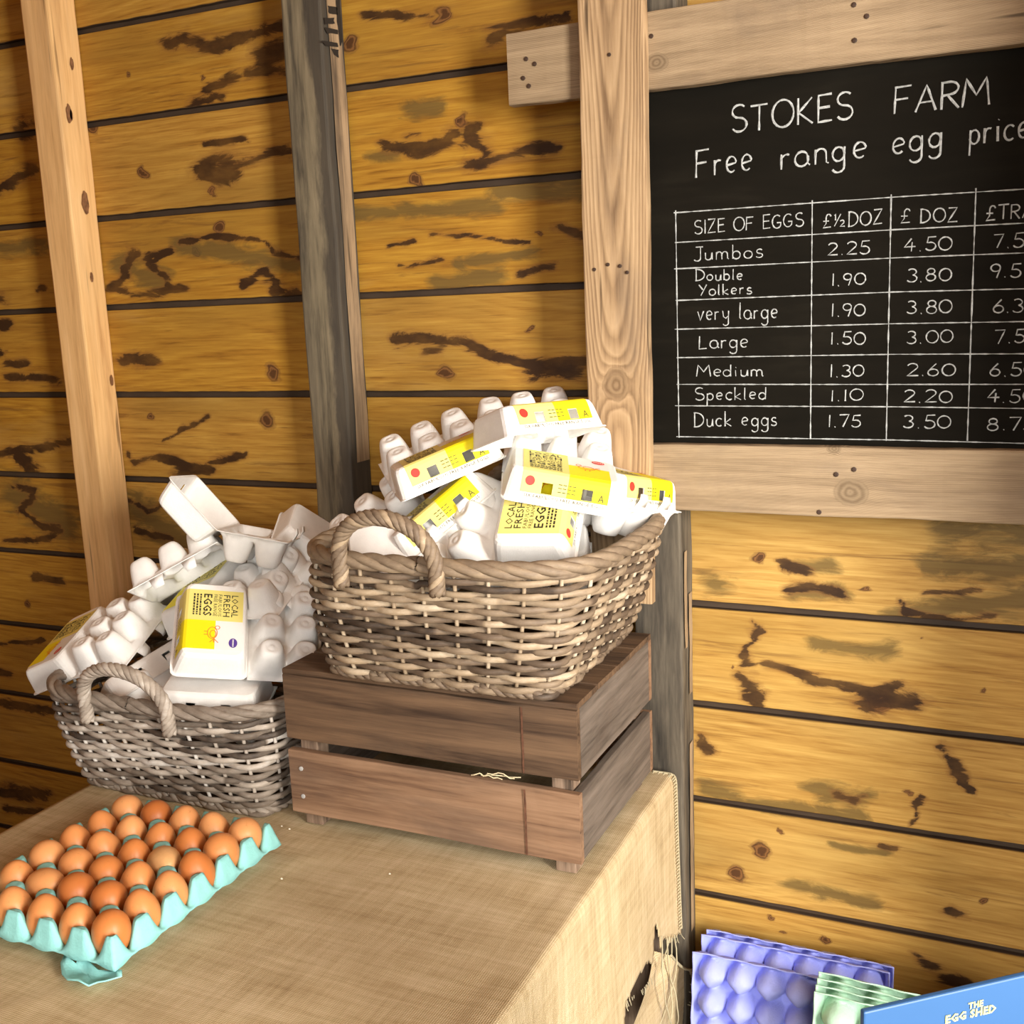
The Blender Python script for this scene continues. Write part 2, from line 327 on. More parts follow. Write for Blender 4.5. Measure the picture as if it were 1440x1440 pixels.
def burlap_material():
    m, nt, bs = mat('burlap'); bs.inputs['Roughness'].default_value = .95; bs.inputs['Specular IOR Level'].default_value = .1
    uv = nd(nt, 'ShaderNodeUVMap'); uv.uv_map = 'weave'
    def wv(axis, sc):
        wn = nd(nt, 'ShaderNodeTexWave', wave_type='BANDS', bands_direction=axis, i_Scale=sc, i_Distortion=.8, i_Detail=1.5); wn.inputs['Detail Scale'].default_value = 3
        nt.links.new(uv.outputs[0], wn.inputs['Vector']); return wn.outputs['Fac']
    a, b = wv('X', 125), wv('Y', 125)                      # ~2.5 mm threads in both directions
    th = mth(nt, 'MULTIPLY', mth(nt, 'ADD', a, b), .5)
    q1 = nd(nt, 'ShaderNodeMapping'); q1.inputs['Scale'].default_value = (6, 90, 1); nt.links.new(uv.outputs[0], q1.inputs[0])
    q2 = nd(nt, 'ShaderNodeMapping'); q2.inputs['Scale'].default_value = (90, 6, 1); nt.links.new(uv.outputs[0], q2.inputs[0])
    s1 = noise(nt, q1.outputs[0], 1.5, 4, .65); s2 = noise(nt, q2.outputs[0], 1.5, 4, .65)
    q3 = nd(nt, 'ShaderNodeMapping'); q3.inputs['Scale'].default_value = (5, 14, 1); nt.links.new(uv.outputs[0], q3.inputs[0])
    bg = noise(nt, q3.outputs[0], 1.4, 4, .6)
    f = mth(nt, 'ADD', mth(nt, 'ADD', mth(nt, 'MULTIPLY', th, .22), mth(nt, 'MULTIPLY', s1, .30)), mth(nt, 'ADD', mth(nt, 'MULTIPLY', s2, .25), mth(nt, 'MULTIPLY', bg, .30)))
    nt.links.new(ramp(nt, f, [(.32, (.26, .175, .085)), (.5, (.52, .395, .222)), (.70, (.74, .605, .40))]), bs.inputs['Base Color'])
    bump(nt, bs, th, .5, .0012); return m
M['burlap'] = burlap_material()
def egg_material():
    m, nt, bs = mat('brown_eggshell'); bs.inputs['Roughness'].default_value = .42; bs.inputs['Specular IOR Level'].default_value = .35
    oi = nt.nodes.new('ShaderNodeObjectInfo')
    c = ramp(nt, oi.outputs['Random'], [(0, (.48, .145, .036)), (.35, (.60, .205, .055)), (.7, (.68, .265, .085)), (1, (.74, .34, .13))])
    sp = noise(nt, mapped(nt, (1, 1, 1)), 260, 3)
    nt.links.new(mix(nt, ramp(nt, sp, [(.62, 0.), (.75, .35)]), c, (.40, .13, .04)), bs.inputs['Base Color'])
    bs.inputs['Subsurface Weight'].default_value = .08; bs.inputs['Subsurface Radius'].default_value = (.01, .004, .002); return m
M['egg'] = egg_material()
M['pale_egg'] = plain('pale_tan_eggshell', (.66, .36, .15), .42, .06, 200)

# ------------------------------------------------------------------ the shed
D = 1.585                                    # face of the plank wall
seams = [H+z for z in (-1.275, -1.112, -.949, -.786, -.626, -.464, -.302, -.139, .025, .187, .354, .514, .678, .84)]
# dark stains, olive stains and knots as they sit on the planks (read off at D)
STAIN = [([(240,60),(262,52)],7),([(262,58),(310,62),(345,50),(395,38)],6),([(372,80),(395,74)],12),([(345,105),(398,96)],6),([(298,126),(326,110)],6),([(268,146),(312,137)],4),
 ([(285,206),(350,198)],3),([(281,240),(300,224),(322,226),(330,243),(306,251),(286,247)],8),([(335,230),(370,221),(408,214)],5),
 ([(185,355),(178,388),(158,405),(185,413),(215,415),(256,404)],4),([(203,360),(238,352),(212,372),(240,400)],3.5),([(345,400),(370,380),(392,410),(420,413)],5),([(256,340),(300,330),(360,336),(385,356),(415,360)],2.6),
 ([(0,266),(15,256),(44,240)],7),([(33,180)],9),([(0,420)],6),([(52,408)],4),([(0,459),(12,457)],5),([(0,495)],4),([(10,510),(36,512)],4),([(14,531),(40,533),(82,532)],5),
 ([(0,640),(30,634),(60,631),(96,622)],5),([(26,644),(42,656)],8),([(20,684),(50,690),(30,716),(60,741),(86,746),(60,758),(8,760)],3.5),
 ([(175,508),(214,505)],7),([(180,640),(190,652),(210,645),(240,646),(300,661)],4),([(252,662),(290,666)],6),([(296,650),(346,640)],3),([(230,620),(252,604),(290,590)],2),
 ([(186,706),(210,720),(240,702)],3),([(190,742),(242,760)],3),
 ([(510,22),(560,25),(602,23)],3.5),([(690,56),(720,41),(800,22)],6),([(700,52)],10),
 ([(545,205),(600,207),(640,190)],6.5),([(568,190),(582,188)],3),([(672,180),(665,200),(680,214)],8),([(658,230),(692,226),(730,216),(782,208)],5.5),([(742,210),(776,205)],4),
 ([(550,345),(580,341)],3),([(610,331),(690,335),(742,342)],2),([(560,372),(616,365)],2.2),([(735,385),(780,375)],4),([(790,320),(815,332)],6),
 ([(554,478),(600,475),(650,478),(692,500),(760,512),(822,506)],5.5),([(742,516),(804,520)],10),([(598,492),(620,490)],5),
 ([(1110,831),(1140,826),(1176,834)],5),([(1108,796),(1132,806)],5),([(1265,845),(1276,861),(1330,873),(1400,868)],3.5),([(1300,834),(1366,832)],2.5),
 ([(1080,936),(1130,951),(1162,958),(1224,970)],4.5),([(1226,990),(1276,988)],11),([(1225,974),(1262,966)],7),([(1048,952),(1066,990)],7),([(1060,876),(1054,930)],4),
 ([(1330,1050),(1346,1086)],5),([(990,1035),(998,1056)],4),([(1345,1086),(1368,1114)],4),([(1294,1345),(1322,1360)],6),([(1340,1380)],8),([(1332,1280),(1352,1288)],5),([(1290,1120),(1280,1160)],2.5),
 ([(1180,1118),(1206,1126)],4),([(1240,1190),(1262,1196)],2),
 ([(48,812),(86,816)],4),([(0,990),(30,992),(88,1006)],5),([(0,1112),(60,1118)],7),([(10,1138),(62,1142)],4),([(0,905),(60,900)],2.5),([(0,945),(8,946)],5)]
OLIVE = [([(580,156),(616,150)],8),([(620,396),(700,386)],8),([(640,370),(752,356)],5),([(560,215),(520,222)],5),([(256,345),(410,372)],9),([(170,372),(230,395)],10),
 ([(1000,820)],10),([(1120,800),(1176,796)],6),([(1320,796),(1440,802)],13),([(1402,850),(1440,842)],15),([(1330,746),(1440,752)],12),([(1270,860),(1380,852)],10),([(1120,836),(1180,832)],8),
 ([(1150,906),(1222,915),(1254,911)],7),([(996,1108),(1060,1128),(1120,1138),(1214,1143)],7),([(1150,1112),(1204,1124)],9),([(1120,1246),(1180,1260),(1232,1270)],7),([(1180,1190),(1252,1200)],4),
 ([(20,690),(90,740)],16),([(190,710),(250,760)],14),([(500,300),(700,290)],7),([(700,270),(815,262)],10),([(0,350),(60,345)],7)]
KNOT = [(381,525,13),(375,590,13),(494,62,12),(620,20,12),(630,525,10),(132,177,8),(180,106,4),(286,110,4),(305,320,9),(275,352,7),(653,168,9),(585,252,10),(213,587,5),(1067,785,8),(1216,827,5),(1072,1197,13),(1042,1231,12),(1100,1168,5),(1240,990,16),(1034,936,3),(1387,974,4),(1382,1268,5),(1090,1290,5),(1104,1313,4),(1158,1322,6),(1275,1115,5),(758,328,5),(742,461,5),(203,242,8),(40,850,6),(300,268,6),(1300,895,3)]

def build_wall():
    X0, X1, dx = -2.62, .25, .005
    xs = np.arange(X0, X1+1e-6, dx); nx = len(xs)
    V, F, PL, GR, LA, PA = [], [], [], [], [], []
    sec = np.searchsorted(np.array([-1.588, -1.032, -.47]), xs)       # boards butt together behind the posts
    tone = np.random.default_rng(12).uniform(0, .28, (len(seams), 4)); tone[:, 3] += .5; tone[:, 0] *= .5  # right-hand section coloured paler, imitating its nearness to the daylight
    r = np.random.default_rng(3); base = 0
    for k in range(len(seams)-1):
        z0, z1 = seams[k], seams[k+1]; n = 34
        zz = np.concatenate([[z0-.0055, z0-.005, z0+.0045, z0+.005, z0+.0065], np.linspace(z0+.011, z1-.011, n), [z1-.0065, z1-.0055, z1-.0055]])
        yy = np.concatenate([[D+.011, D+.011, D+.011, D+.0015, D+.0003], np.zeros(n)+D, [D+.0003, D+.003, D+.011]])
        wob0 = .0018*np.array([mnoise.noise(Vector((x*7, k*5.1, 0)))+.5*mnoise.noise(Vector((x*45, k*9.3, 3))) for x in xs])
        cup = r.uniform(-.0012, .0012)
        rows = len(zz)
        for i in range(rows):
            b = max(0, 1-abs(i-3)/2.) if i <= 5 else 0
            t = (zz[i]-z0)/(z1-z0)
            yv = yy[i] + (cup*(1-(2*t-1)**2) if 4 <= i < rows-2 else 0)
            V.append(np.stack([xs, np.full(nx, yv), zz[i]+wob0*b], 1))
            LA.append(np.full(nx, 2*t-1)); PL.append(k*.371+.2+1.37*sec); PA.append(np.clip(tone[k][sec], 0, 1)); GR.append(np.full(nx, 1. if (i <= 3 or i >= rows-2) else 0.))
        for i in range(rows-1):
            a = base+i*nx+np.arange(nx-1); F.append(np.stack([a, a+1, a+1+nx, a+nx], 1))
        base += rows*nx
    V = np.concatenate(V); F = np.concatenate(F); PL = np.concatenate(PL); GR = np.concatenate(GR); LA = np.concatenate(LA); PA = np.concatenate(PA)
    me = bpy.data.meshes.new('wall_back'); me.from_pydata(V.tolist(), [], F.tolist()); me.update()
    P0 = V[:, [0, 2]]
    warp = np.array([mnoise.noise_vector(Vector((p[0]*14, p[1]*34, 0)))[:2] for p in P0])*.0075 + np.array([mnoise.noise_vector(Vector((p[0]*45, p[1]*110, 4)))[:2] for p in P0])*.0038
    P2 = P0 + warp*np.array([2.2, .8])
    def wp(p): q = on_y(*p, D); return np.array([q.x, q.z])
    def field(strokes):
        out = np.zeros(len(V))
        for pts, rad in strokes:
            P = [wp(p) for p in pts]
            d_ = pix(*pts[0]); R = rad*(D/d_.y)/FOC*1.25
            if len(P) == 1: P = [P[0], P[0]+np.array([.004, 0])]
            lo = np.min(P, 0)-R*2.5; hi = np.max(P, 0)+R*2.5
            idx = np.where((P2[:, 0] > lo[0]) & (P2[:, 0] < hi[0]) & (P2[:, 1] > lo[1]) & (P2[:, 1] < hi[1]))[0]
            q = P2[idx]; best = np.full(len(idx), 9.)
            for a, b in zip(P[:-1], P[1:]):
                ab = b-a; t = np.clip(((q-a)@ab)/max(1e-9, ab@ab), 0, 1); e = q-(a+t[:, None]*ab)
                best = np.minimum(best, np.sqrt((e[:, 0]*.8)**2+(e[:, 1]*1.1)**2))
            val = np.clip(1.08-.44*best/R, 0, 1)
            out[idx] = np.maximum(out[idx], val)
        return out
    A, B = field(STAIN), field(OLIVE)
    K = np.zeros(len(V))
    for x, y, rad in KNOT:
        c = wp((x, y)); R = rad*(D/pix(x, y).y)/FOC
        d2 = np.sqrt(((P2[:, 0]-c[0])/R)**2+((P2[:, 1]-c[1])/(R*.95))**2); K = np.maximum(K, np.clip(1.4-.72*d2, 0, 1))
    # small random knots and streaks where the photograph shows the wall continuing out of frame
    ca = me.attributes.new('stain', 'FLOAT_COLOR', 'POINT')
    ca.data.foreach_set('color', np.stack([A, B, K, np.ones(len(V))], 1).astype('f').ravel())
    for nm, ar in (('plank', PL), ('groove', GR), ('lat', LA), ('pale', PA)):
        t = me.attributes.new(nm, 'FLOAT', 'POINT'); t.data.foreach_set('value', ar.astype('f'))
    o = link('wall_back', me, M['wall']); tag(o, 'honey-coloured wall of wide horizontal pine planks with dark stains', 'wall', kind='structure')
build_wall()
def slab(name, a, b, m, label, cat):
    mb = MB(); mb.box(a, b); o = mb.build(name, m); return tag(o, label, cat, kind='structure')
slab('floor', (-2.62, -2.6, -.05), (2.4, 1.7, 0), M['floor'], 'dark trodden floor of the shed', 'floor')
PL2 = wood('side_wall_planks', (.62, .32, .09), (.50, .225, .05), (.30, .115, .022), 1, seed=21)
def side_wall(name, x0, x1, y0, y1, label):
    mb = MB()
    for a, b in zip(seams[:-1], seams[1:]): mb.box((x0, y0, a+.004), (x1, y1, b-.004))
    mb.box((x0+.012, y0, 0), (x1-.012, y1, 2.1)); tag(mb.build(name, PL2), label, 'wall', kind='structure')
side_wall('wall_left', -2.68, -2.62, -1.2, 1.6, 'plank side wall at the far left end of the shed')
side_wall('wall_right', .25, .31, 1.14, 1.6, 'short plank return beside the doorway on the right')
slab('ceiling', (-2.7, -1.2, 2.13), (.6, 1.7, 2.2), PL2, 'boarded ceiling of the shed', 'ceiling')

# ------------------------------------------------------------------ posts
FY = 1.52
M['knot'] = plain('dark_knot', (.20, .095, .042), .7, .55, 110)
lp = empty('wooden_post', (-1.588, FY+.03, 0), 'pinkish planed pine post on the far left, lightest of the upright posts', 'post')
o = timber('post_timber', (-.032, -.03, .0), (.034, .0345, 2.12), M['left_post'], 2, lp, 60, .0012, 1.2, .004)
for x, y, r in ((96,160,.011),(100,90,.007),(119,285,.014),(99,162,.006),(128,390,.006),(156,535,.007)):
    kn = MB(); p = on_x(x, y, -1.553) - lp.location; kn.add([(p.x+.0024, p.y+math.cos(a)*r*.55*(1+.35*mnoise.noise(Vector((a*1.7, x, 0)))), p.z+math.sin(a)*r*1.5*(1+.35*mnoise.noise(Vector((a*2.1, y, 4))))) for a in np.linspace(0, 2*math.pi, 22)[:-1]], [tuple(range(21))]); kn.build('knot', M['knot'], lp)

def dark_post(x0, x1, label, seed, marks, m='dark_post', front=-.03):
    t = empty('wooden_post', ((x0+x1)/2, FY+.03, 0), label, 'post'); h = (x1-x0)/2
    timber('post_timber', (-h, front, .0), (h, .0345, 2.12), M[m], 2, t, 60, .002, seed, .004)
    mb = MB()
    for z0, z1, y0, y1 in marks:                     # paler bare timber on the side face
        n = 14; zz = np.linspace(z0, z1, n)
        vs = [];
        for z in zz:
            e = .006*mnoise.noise(Vector((z*20, seed, 0))); e2 = .006*mnoise.noise(Vector((z*23, seed, 5)))
            vs += [(h+.0026, y0+e, z), (h+.0026, y1+e2, z)]
        mb.add(vs, [(2*i, 2*i+1, 2*i+3, 2*i+2) for i in range(n-1)])
    tag(mb.build('bare_patch', M['pale_side'], t), 'paler bare wood on the side of the dark post')
    return t
p1 = dark_post(-1.069, -.995, 'grey-black weathered post left of centre with a pale stencilled side', 3.3, [(1.05, 2.0, -.012, .024)])
M['stencil'] = plain('black_stencil_paint', (.022, .018, .015), .7)
for quad in ([(461,8),(474,10),(475,21),(463,19)], [(456,25),(470,25),(471,33),(457,34)], [(456,38),(474,42),(475,48),(460,47)], [(450,57),(463,58),(476,61),(475,66),(458,64)], [(465,68),(476,70),(477,82),(470,77)], [(472,-2),(478,-2),(480,30),(482,62),(478,62),(474,30)]):
    q3 = [on_x(x, y, p1.location.x+.037+.0032)-p1.location for x, y in quad]; c = sum(q3, Vector())/len(q3); mb = MB(); vs = []
    for a, b in zip(q3, q3[1:]+q3[:1]):
        for t in (0, .25, .5, .75): v = a.lerp(b, t); vs.append(v+(v-c)*.25*mnoise.noise(Vector((v.y*160, v.z*160, 1))))
    mb.add(vs, [tuple(range(len(vs)))]); mb.build('stencil_mark', M['stencil'], p1)
p2 = dark_post(-.507, -.432, 'blackened post standing behind the table corner, right of the crate', 6.1, [(.30, .62, .0, .018), (.78, .93, -.02, -.006), (.70, .86, .004, .02)], 'black_post', -.0255)

# ------------------------------------------------------------------ chalkboard
BY = 1.519
cb = empty('chalkboard', (-.2, BY, 1.3), 'black chalkboard with handwritten egg prices in a rough weathered timber frame', 'chalkboard')
def cbt(name, a, b, m, axis, seed, n=30, amp=.0018):
    o = timber(name, Vector(a)-cb.location, Vector(b)-cb.location, m, axis, cb, n, amp, seed); return o
panel = MB(); panel.box((-.30, 0, -.24), (.43, .0055, .31)); po = panel.build('panel', M['board'], cb)
stile = cbt('frame_stile', (-.556, 1.475, H-.437), (-.4625, 1.4955, 2.1), M['stile'], 2, 2.2, 50)
tr = cbt('top_rail', (-.671, 1.496, H+.2795), (.236, 1.518, H+.378), M['rail'], 0, 4.1, 60, .0022)
br = cbt('bottom_rail', (-.553, 1.496, H-.300), (.236, 1.518, H-.2045), M['rail'], 0, 7.7, 60, .0016)
def nails(parent, pts, Y, r=.0032, name='nail', m='nail'):
    for p in pts:
        q = on_y(*p, Y) - parent.matrix_basis.translation
        if parent.parent: q = on_y(*p, Y) - parent.parent.location
        mb = MB(); mb.tube([q+Vector((0, .004, 0)), q+Vector((0, -.0016, 0)), q+Vector((0, -.002, 0))], [r, r, r*.6], 8)
        mb.build(name, M[m], parent)
nails(tr, [(740,83),(752,90),(736,110),(744,121),(1201,7),(1219,23),(1202,57),(916,51)], 1.496)
nails(stile, [(836,379),(855,372),(872,374),(882,383),(857,77)], 1.475, .0026)
nails(br, [(1176,667),(1201,660),(1152,720)], 1.496, .0035)
# single-stroke handwriting; coordinates: x right, y up, baseline 0, cap height 1
def arc(cx, cy, rx, ry, a0, a1, n=12):
    return [(cx+rx*math.cos(math.radians(a0+(a1-a0)*i/n)), cy+ry*math.sin(math.radians(a0+(a1-a0)*i/n))) for i in range(n+1)]
G = {
 'S': (.62, [arc(.32,.75,.26,.24,40,270,10)+arc(.32,.25,.28,.26,90,-150,10)]), 'T': (.66, [[(0,.98),(.66,1.0)],[(.34,1),(.33,0)]]),
 'O': (.78, [arc(.39,.5,.38,.49,90,450,20)]), 'K': (.6, [[(.05,1),(.05,0)],[(.56,.98),(.07,.45),(.6,0)]]), 'E': (.54, [[(.52,1),(.04,.98),(.04,.0),(.54,.03)],[(.04,.52),(.46,.54)]]),
 'F': (.54, [[(.03,1),(.0,0)],[(.0,.98),(.54,1)],[(.02,.52),(.44,.54)]]), 'A': (.68, [[(0,0),(.36,1),(.68,0)],[(.13,.34),(.56,.36)]]),
 'R': (.58, [[(.04,1),(.03,0)],[(.0,.98)]+arc(.28,.76,.27,.23,85,-90,9)+[(.05,.5)],[(.22,.5),(.58,0)]]), 'M': (.82, [[(0,0),(.1,1),(.42,.4),(.72,1),(.82,0)]]),
 'I': (.14, [[(.07,1),(.07,0)]]), 'Z': (.58, [[(.03,.98),(.55,1),(.0,0),(.58,.03)]]), 'G': (.66, [arc(.36,.5,.34,.49,50,320,16)+[(.64,.42),(.36,.42)]]),
 'D': (.66, [[(.05,1),(.05,0)],[(.0,1)]+arc(.12,.5,.52,.5,88,-88,14)+[(.0,0)]]), 'J': (.46, [[(.12,1),(.5,1)],[(.36,1),(.36,.25)]+arc(.18,.2,.18,.2,0,-150,8)]),
 'Y': (.56, [[(.0,1),(.28,.52)],[(.56,1),(.14,0)]]), 'V': (.5, [[(0,.62),(.2,0),(.5,.66)]]), 'L': (.5, [[(.06,1),(.03,.02),(.5,.05)]]),
 '£': (.6, [arc(.42,.72,.18,.26,20,180,8)+[(.24,.3),(.04,.0),(.6,.03)],[(.04,.48),(.46,.48)]]),
 '½': (.9, [[(.06,.86),(.14,.98),(.14,.5)],[(.06,.06),(.52,.96)],arc(.62,.34,.14,.14,150,-30,7)+[(.48,.02),(.84,.02)]]),
 '0': (.72, [arc(.36,.48,.35,.47,90,450,18)]), '1': (.2, [[(.1,1),(.08,0)]]), '2': (.62, [arc(.3,.74,.27,.25,160,-40,10)+[(.02,.02),(.62,.04)]]),
 '3': (.58, [arc(.27,.75,.25,.23,140,-80,9)+arc(.27,.26,.29,.26,80,-150,10)]), '4': (.66, [[(.42,1),(.02,.36),(.66,.38)],[(.46,.72),(.42,0)]]),
 '5': (.6, [[(.58,1),(.16,.98),(.1,.56)]+arc(.28,.3,.29,.3,110,-150,11)]), '6': (.6, [[(.46,1),(.16,.6)]+arc(.3,.28,.28,.28,160,520,16)]),
 '7': (.56, [[(.0,.98),(.56,1),(.2,0)]]), '8': (.58, [arc(.3,.76,.22,.22,0,360,14),arc(.29,.27,.28,.27,0,360,14)]), '9': (.56, [arc(.27,.72,.25,.26,10,370,14)+[(.5,.6),(.34,0)]]),
 '.': (.24, [[(.08,.0),(.12,.03)]]),
 'a': (.5, [arc(.24,.28,.23,.28,40,400,14)+[(.44,.1),(.52,.02)]]), 'b': (.46, [[(.04,1),(.04,.03)],arc(.22,.28,.2,.27,160,-170,12)]),
 'c': (.42, [arc(.24,.28,.22,.28,45,310,12)]), 'd': (.48, [arc(.22,.28,.21,.27,30,390,13),[(.44,1),(.43,.0)]]), 'e': (.46, [[(.05,.28),(.4,.34)]+arc(.24,.3,.19,.28,20,310,13)]),
 'g': (.48, [arc(.22,.28,.2,.27,30,390,13),[(.42,.54),(.42,-.2)]+arc(.22,-.22,.2,.2,0,-160,8)]), 'i': (.18, [[(.08,.55),(.1,0)],[(.1,.78),(.12,.8)]]),
 'k': (.42, [[(.04,1),(.04,0)],[(.38,.5),(.06,.24),(.42,0)]]), 'l': (.2, [[(.1,1),(.08,.06),(.16,0)]]), 'm': (.7, [[(.03,.54),(.03,0)],[(.03,.36)]+arc(.18,.36,.14,.19,160,0,7)+[(.33,0)],[(.33,.36)]+arc(.48,.36,.14,.19,160,0,7)+[(.63,.06),(.7,0)]]),
 'n': (.46, [[(.03,.54),(.03,0)],[(.03,.34)]+arc(.2,.36,.17,.19,165,0,8)+[(.38,.04),(.46,0)]]), 'o': (.48, [arc(.24,.28,.22,.27,90,450,16)]),
 'p': (.46, [[(.05,.56),(.03,-.42)],arc(.22,.28,.2,.27,160,-170,12)]), 'r': (.36, [[(.05,.54),(.05,0)],[(.05,.32)]+arc(.22,.32,.17,.2,170,60,6)]),
 's': (.38, [arc(.2,.42,.14,.14,30,260,8)+arc(.18,.14,.17,.14,80,-150,8)]), 't': (.34, [[(.15,.85),(.14,.1),(.28,.02)],[(.0,.58),(.32,.6)]]),
 'u': (.46, [[(.04,.54),(.05,.2)]+arc(.2,.18,.16,.18,190,350,7)+[(.4,.54)],[(.4,.54),(.42,.02)]]), 'v': (.4, [[(.02,.55),(.18,0),(.4,.58)]]), 'y': (.46, [[(.03,.54),(.08,.16),(.24,.06),(.4,.22)],[(.42,.54),(.4,-.2)]+arc(.22,-.22,.19,.19,0,-150,7)]),
}
def smooth_path(pts, n=3):
    if len(pts) < 3: return pts
    return pts
PB = BY - .0009
def write(mb, text, p0, p1, cap_px, thick, track=.14, slant=.0, rng=random.Random(1)):
    A = on_y(*p0, PB); B = on_y(*p1, PB); cap = cap_px*(PB/pix(*p0).y)/FOC
    adv, x = [], 0.
    for ch in text:
        adv.append(x); x += (.5 if ch == ' ' else G[ch][0]+track)
    width = x - track; ax = (B-A); sx = ax.length/width; ux = ax.normalized(); uz = Vector((0, 0, 1))
    for ch, a in zip(text, adv):
        if ch == ' ': continue
        jx, jy, js = rng.uniform(-.02, .02), rng.uniform(-.03, .03), rng.uniform(.95, 1.05)
        for k, path in enumerate(G[ch][1]):
            pts = [A + ux*((a+jx+px*js+slant*py)*sx) + uz*((py*js+jy)*cap) for px, py in path]
            ribbon(mb, pts, thick, rng)
def ribbon(mb, pts, wd, rng=random.Random(2), vary=.3):
    # chalk: a thin raised line of dust on the board
    dense = []
    for a, b in zip(pts[:-1], pts[1:]):
        n = max(1, int((b-a).length/.006))
        dense += [a.lerp(b, i/n) for i in range(n)]
    dense.append(pts[-1])
    n = len(dense); vs = []
    for i, p in enumerate(dense):
        t = (dense[min(n-1, i+1)]-dense[max(0, i-1)])
        t = t.normalized() if t.length > 1e-9 else Vector((1, 0, 0)); nn = Vector((-t.z, 0, t.x))
        h = wd*.5*(1+rng.uniform(-vary, vary)); d = Vector((0, -.0004, 0))
        vs += [p+nn*h, p+nn*h*.3+d, p-nn*h*.3+d, p-nn*h]
    fs = [(4*i+k, 4*i+k+1, 4*i+5+k, 4*i+4+k) for i in range(n-1) for k in range(3)]
    mb.add(vs, fs)
def line(text, a, b, c, th):
    wr = MB(); write(wr, text, a, b, c, th); wr.v = [tuple(Vector(v)-cb.location) for v in wr.v]
    wr.build('chalk_word', M['chalk'], po)
line('STOKES', (1028,187), (1199,167), 35, .0026); line('FARM', (1258,161), (1390,146), 35, .0026)
line('Free', (979,250), (1058,240), 37, .0024); line('range', (1096,238), (1218,222), 36, .0024); line('egg', (1253,218), (1326,206), 36, .0024); line('prices', (1362,205), (1466,190), 36, .0024)
for txt, a, b, c in (('SIZE OF EGGS',(976,329),(1130,318),18),('£½DOZ',(1157,321),(1240,315),19),('£ DOZ',(1266,314),(1346,312),19),('£TRAY',(1386,310),(1470,305),20),
  ('Jumbos',(975,367),(1073,362),19),('Double',(978,395),(1045,393),15),('Yolkers',(983,416),(1057,413),15),('very large',(981,450),(1094,447),21),('Large',(982,491),(1052,488),19),('Medium',(979,529),(1073,529),16),('Speckled',(977,563),(1078,561),17),('Duck eggs',(976,600),(1093,598),20),
  ('2.25',(1164,359),(1222,357),17),('1.90',(1169,402),(1218,400),17),('1.90',(1169,445),(1217,444),17),('1.50',(1168,484),(1217,484),17),('1.30',(1167,530),(1216,529),17),('1.10',(1168,564),(1213,563),16),('1.75',(1164,601),(1211,600),17),
  ('4.50',(1271,354),(1338,351),18),('3.80',(1275,397),(1338,394),18),('3.80',(1275,441),(1338,440),18),('3.00',(1275,483),(1340,482),18),('2.60',(1275,529),(1343,528),17),('2.20',(1271,566),(1339,566),17),('3.50',(1270,602),(1337,602),18),
  ('7.50',(1397,349),(1462,346),19),('9.50',(1392,391),(1460,389),19),('6.30',(1396,440),(1460,439),18),('7.50',(1399,483),(1464,482),19),('6.50',(1392,529),(1458,528),18),('4.50',(1388,566),(1457,566),18),('8.75',(1388,605),(1456,605),18)):
    line(txt, a, b, c, .0016)
gr = MB()
xg = [on_y(950,299,PB).x, on_y(1142,288,PB).x, on_y(1253,282,PB).x, on_y(1372,275,PB).x, .06]
zg = [on_y(951.5,y,PB).z for y in (299,341,378,422.5,463,503,540.5,570.6,614)]
r5 = random.Random(5)
for z in zg: ribbon(gr, [Vector((xg[0]-r5.uniform(0,.004), PB, z)), Vector((xg[-1]-.2, PB, z-.001+r5.uniform(-.001,.001))), Vector((xg[-1], PB, z-.003))], .0014, r5, .45)
for x in xg: ribbon(gr, [Vector((x, PB, zg[0]+.003)), Vector((x+.0015, PB, zg[-1]-r5.uniform(-.002,.002)))], .0016, r5, .45)
gr.v = [tuple(Vector(v)-cb.location) for v in gr.v]
tag(gr.build('chalk_grid', M['chalk'], po), 'ruled chalk table lines')

# ------------------------------------------------------------------ table and burlap
TZ = H - .715 - .003
TX0, TX1, TY0, TY1 = -1.285, -.450, .42, 1.508
tb = empty('table', ((TX0+TX1)/2, (TY0+TY1)/2, 0), 'low wooden table mostly hidden under the burlap cloth', 'table')
c0 = Vector(tb.location)
def tbx(name, a, b, m, axis, seed):
    return timber(name, Vector(a)-c0, Vector(b)-c0, m, axis, tb, 8, .0008, seed)
M['table_x'] = wood('old_table_top_wood', (.25, .18, .12), (.17, .12, .08), (.08, .055, .04), 0, seed=13)
tbx('tabletop', (TX0, TY0, TZ-.03), (TX1, TY1, TZ), M['table_x'], 0, 1)
for x in (TX0+.01, TX1-.085):
    for y in (TY0+.02, TY1-.09): tbx('leg', (x, y, 0), (x+.075, y+.07, TZ-.031), M['table'], 2, x+y)
tbx('apron', (TX0+.09, TY1-.04, TZ-.12), (TX1-.09, TY1-.015, TZ-.031), M['table_x'], 0, 3)
tbx('apron', (TX1-.03, TY0+.1, TZ-.12), (TX1-.008, TY1-.095, TZ-.031), M['crate_side'], 1, 4)

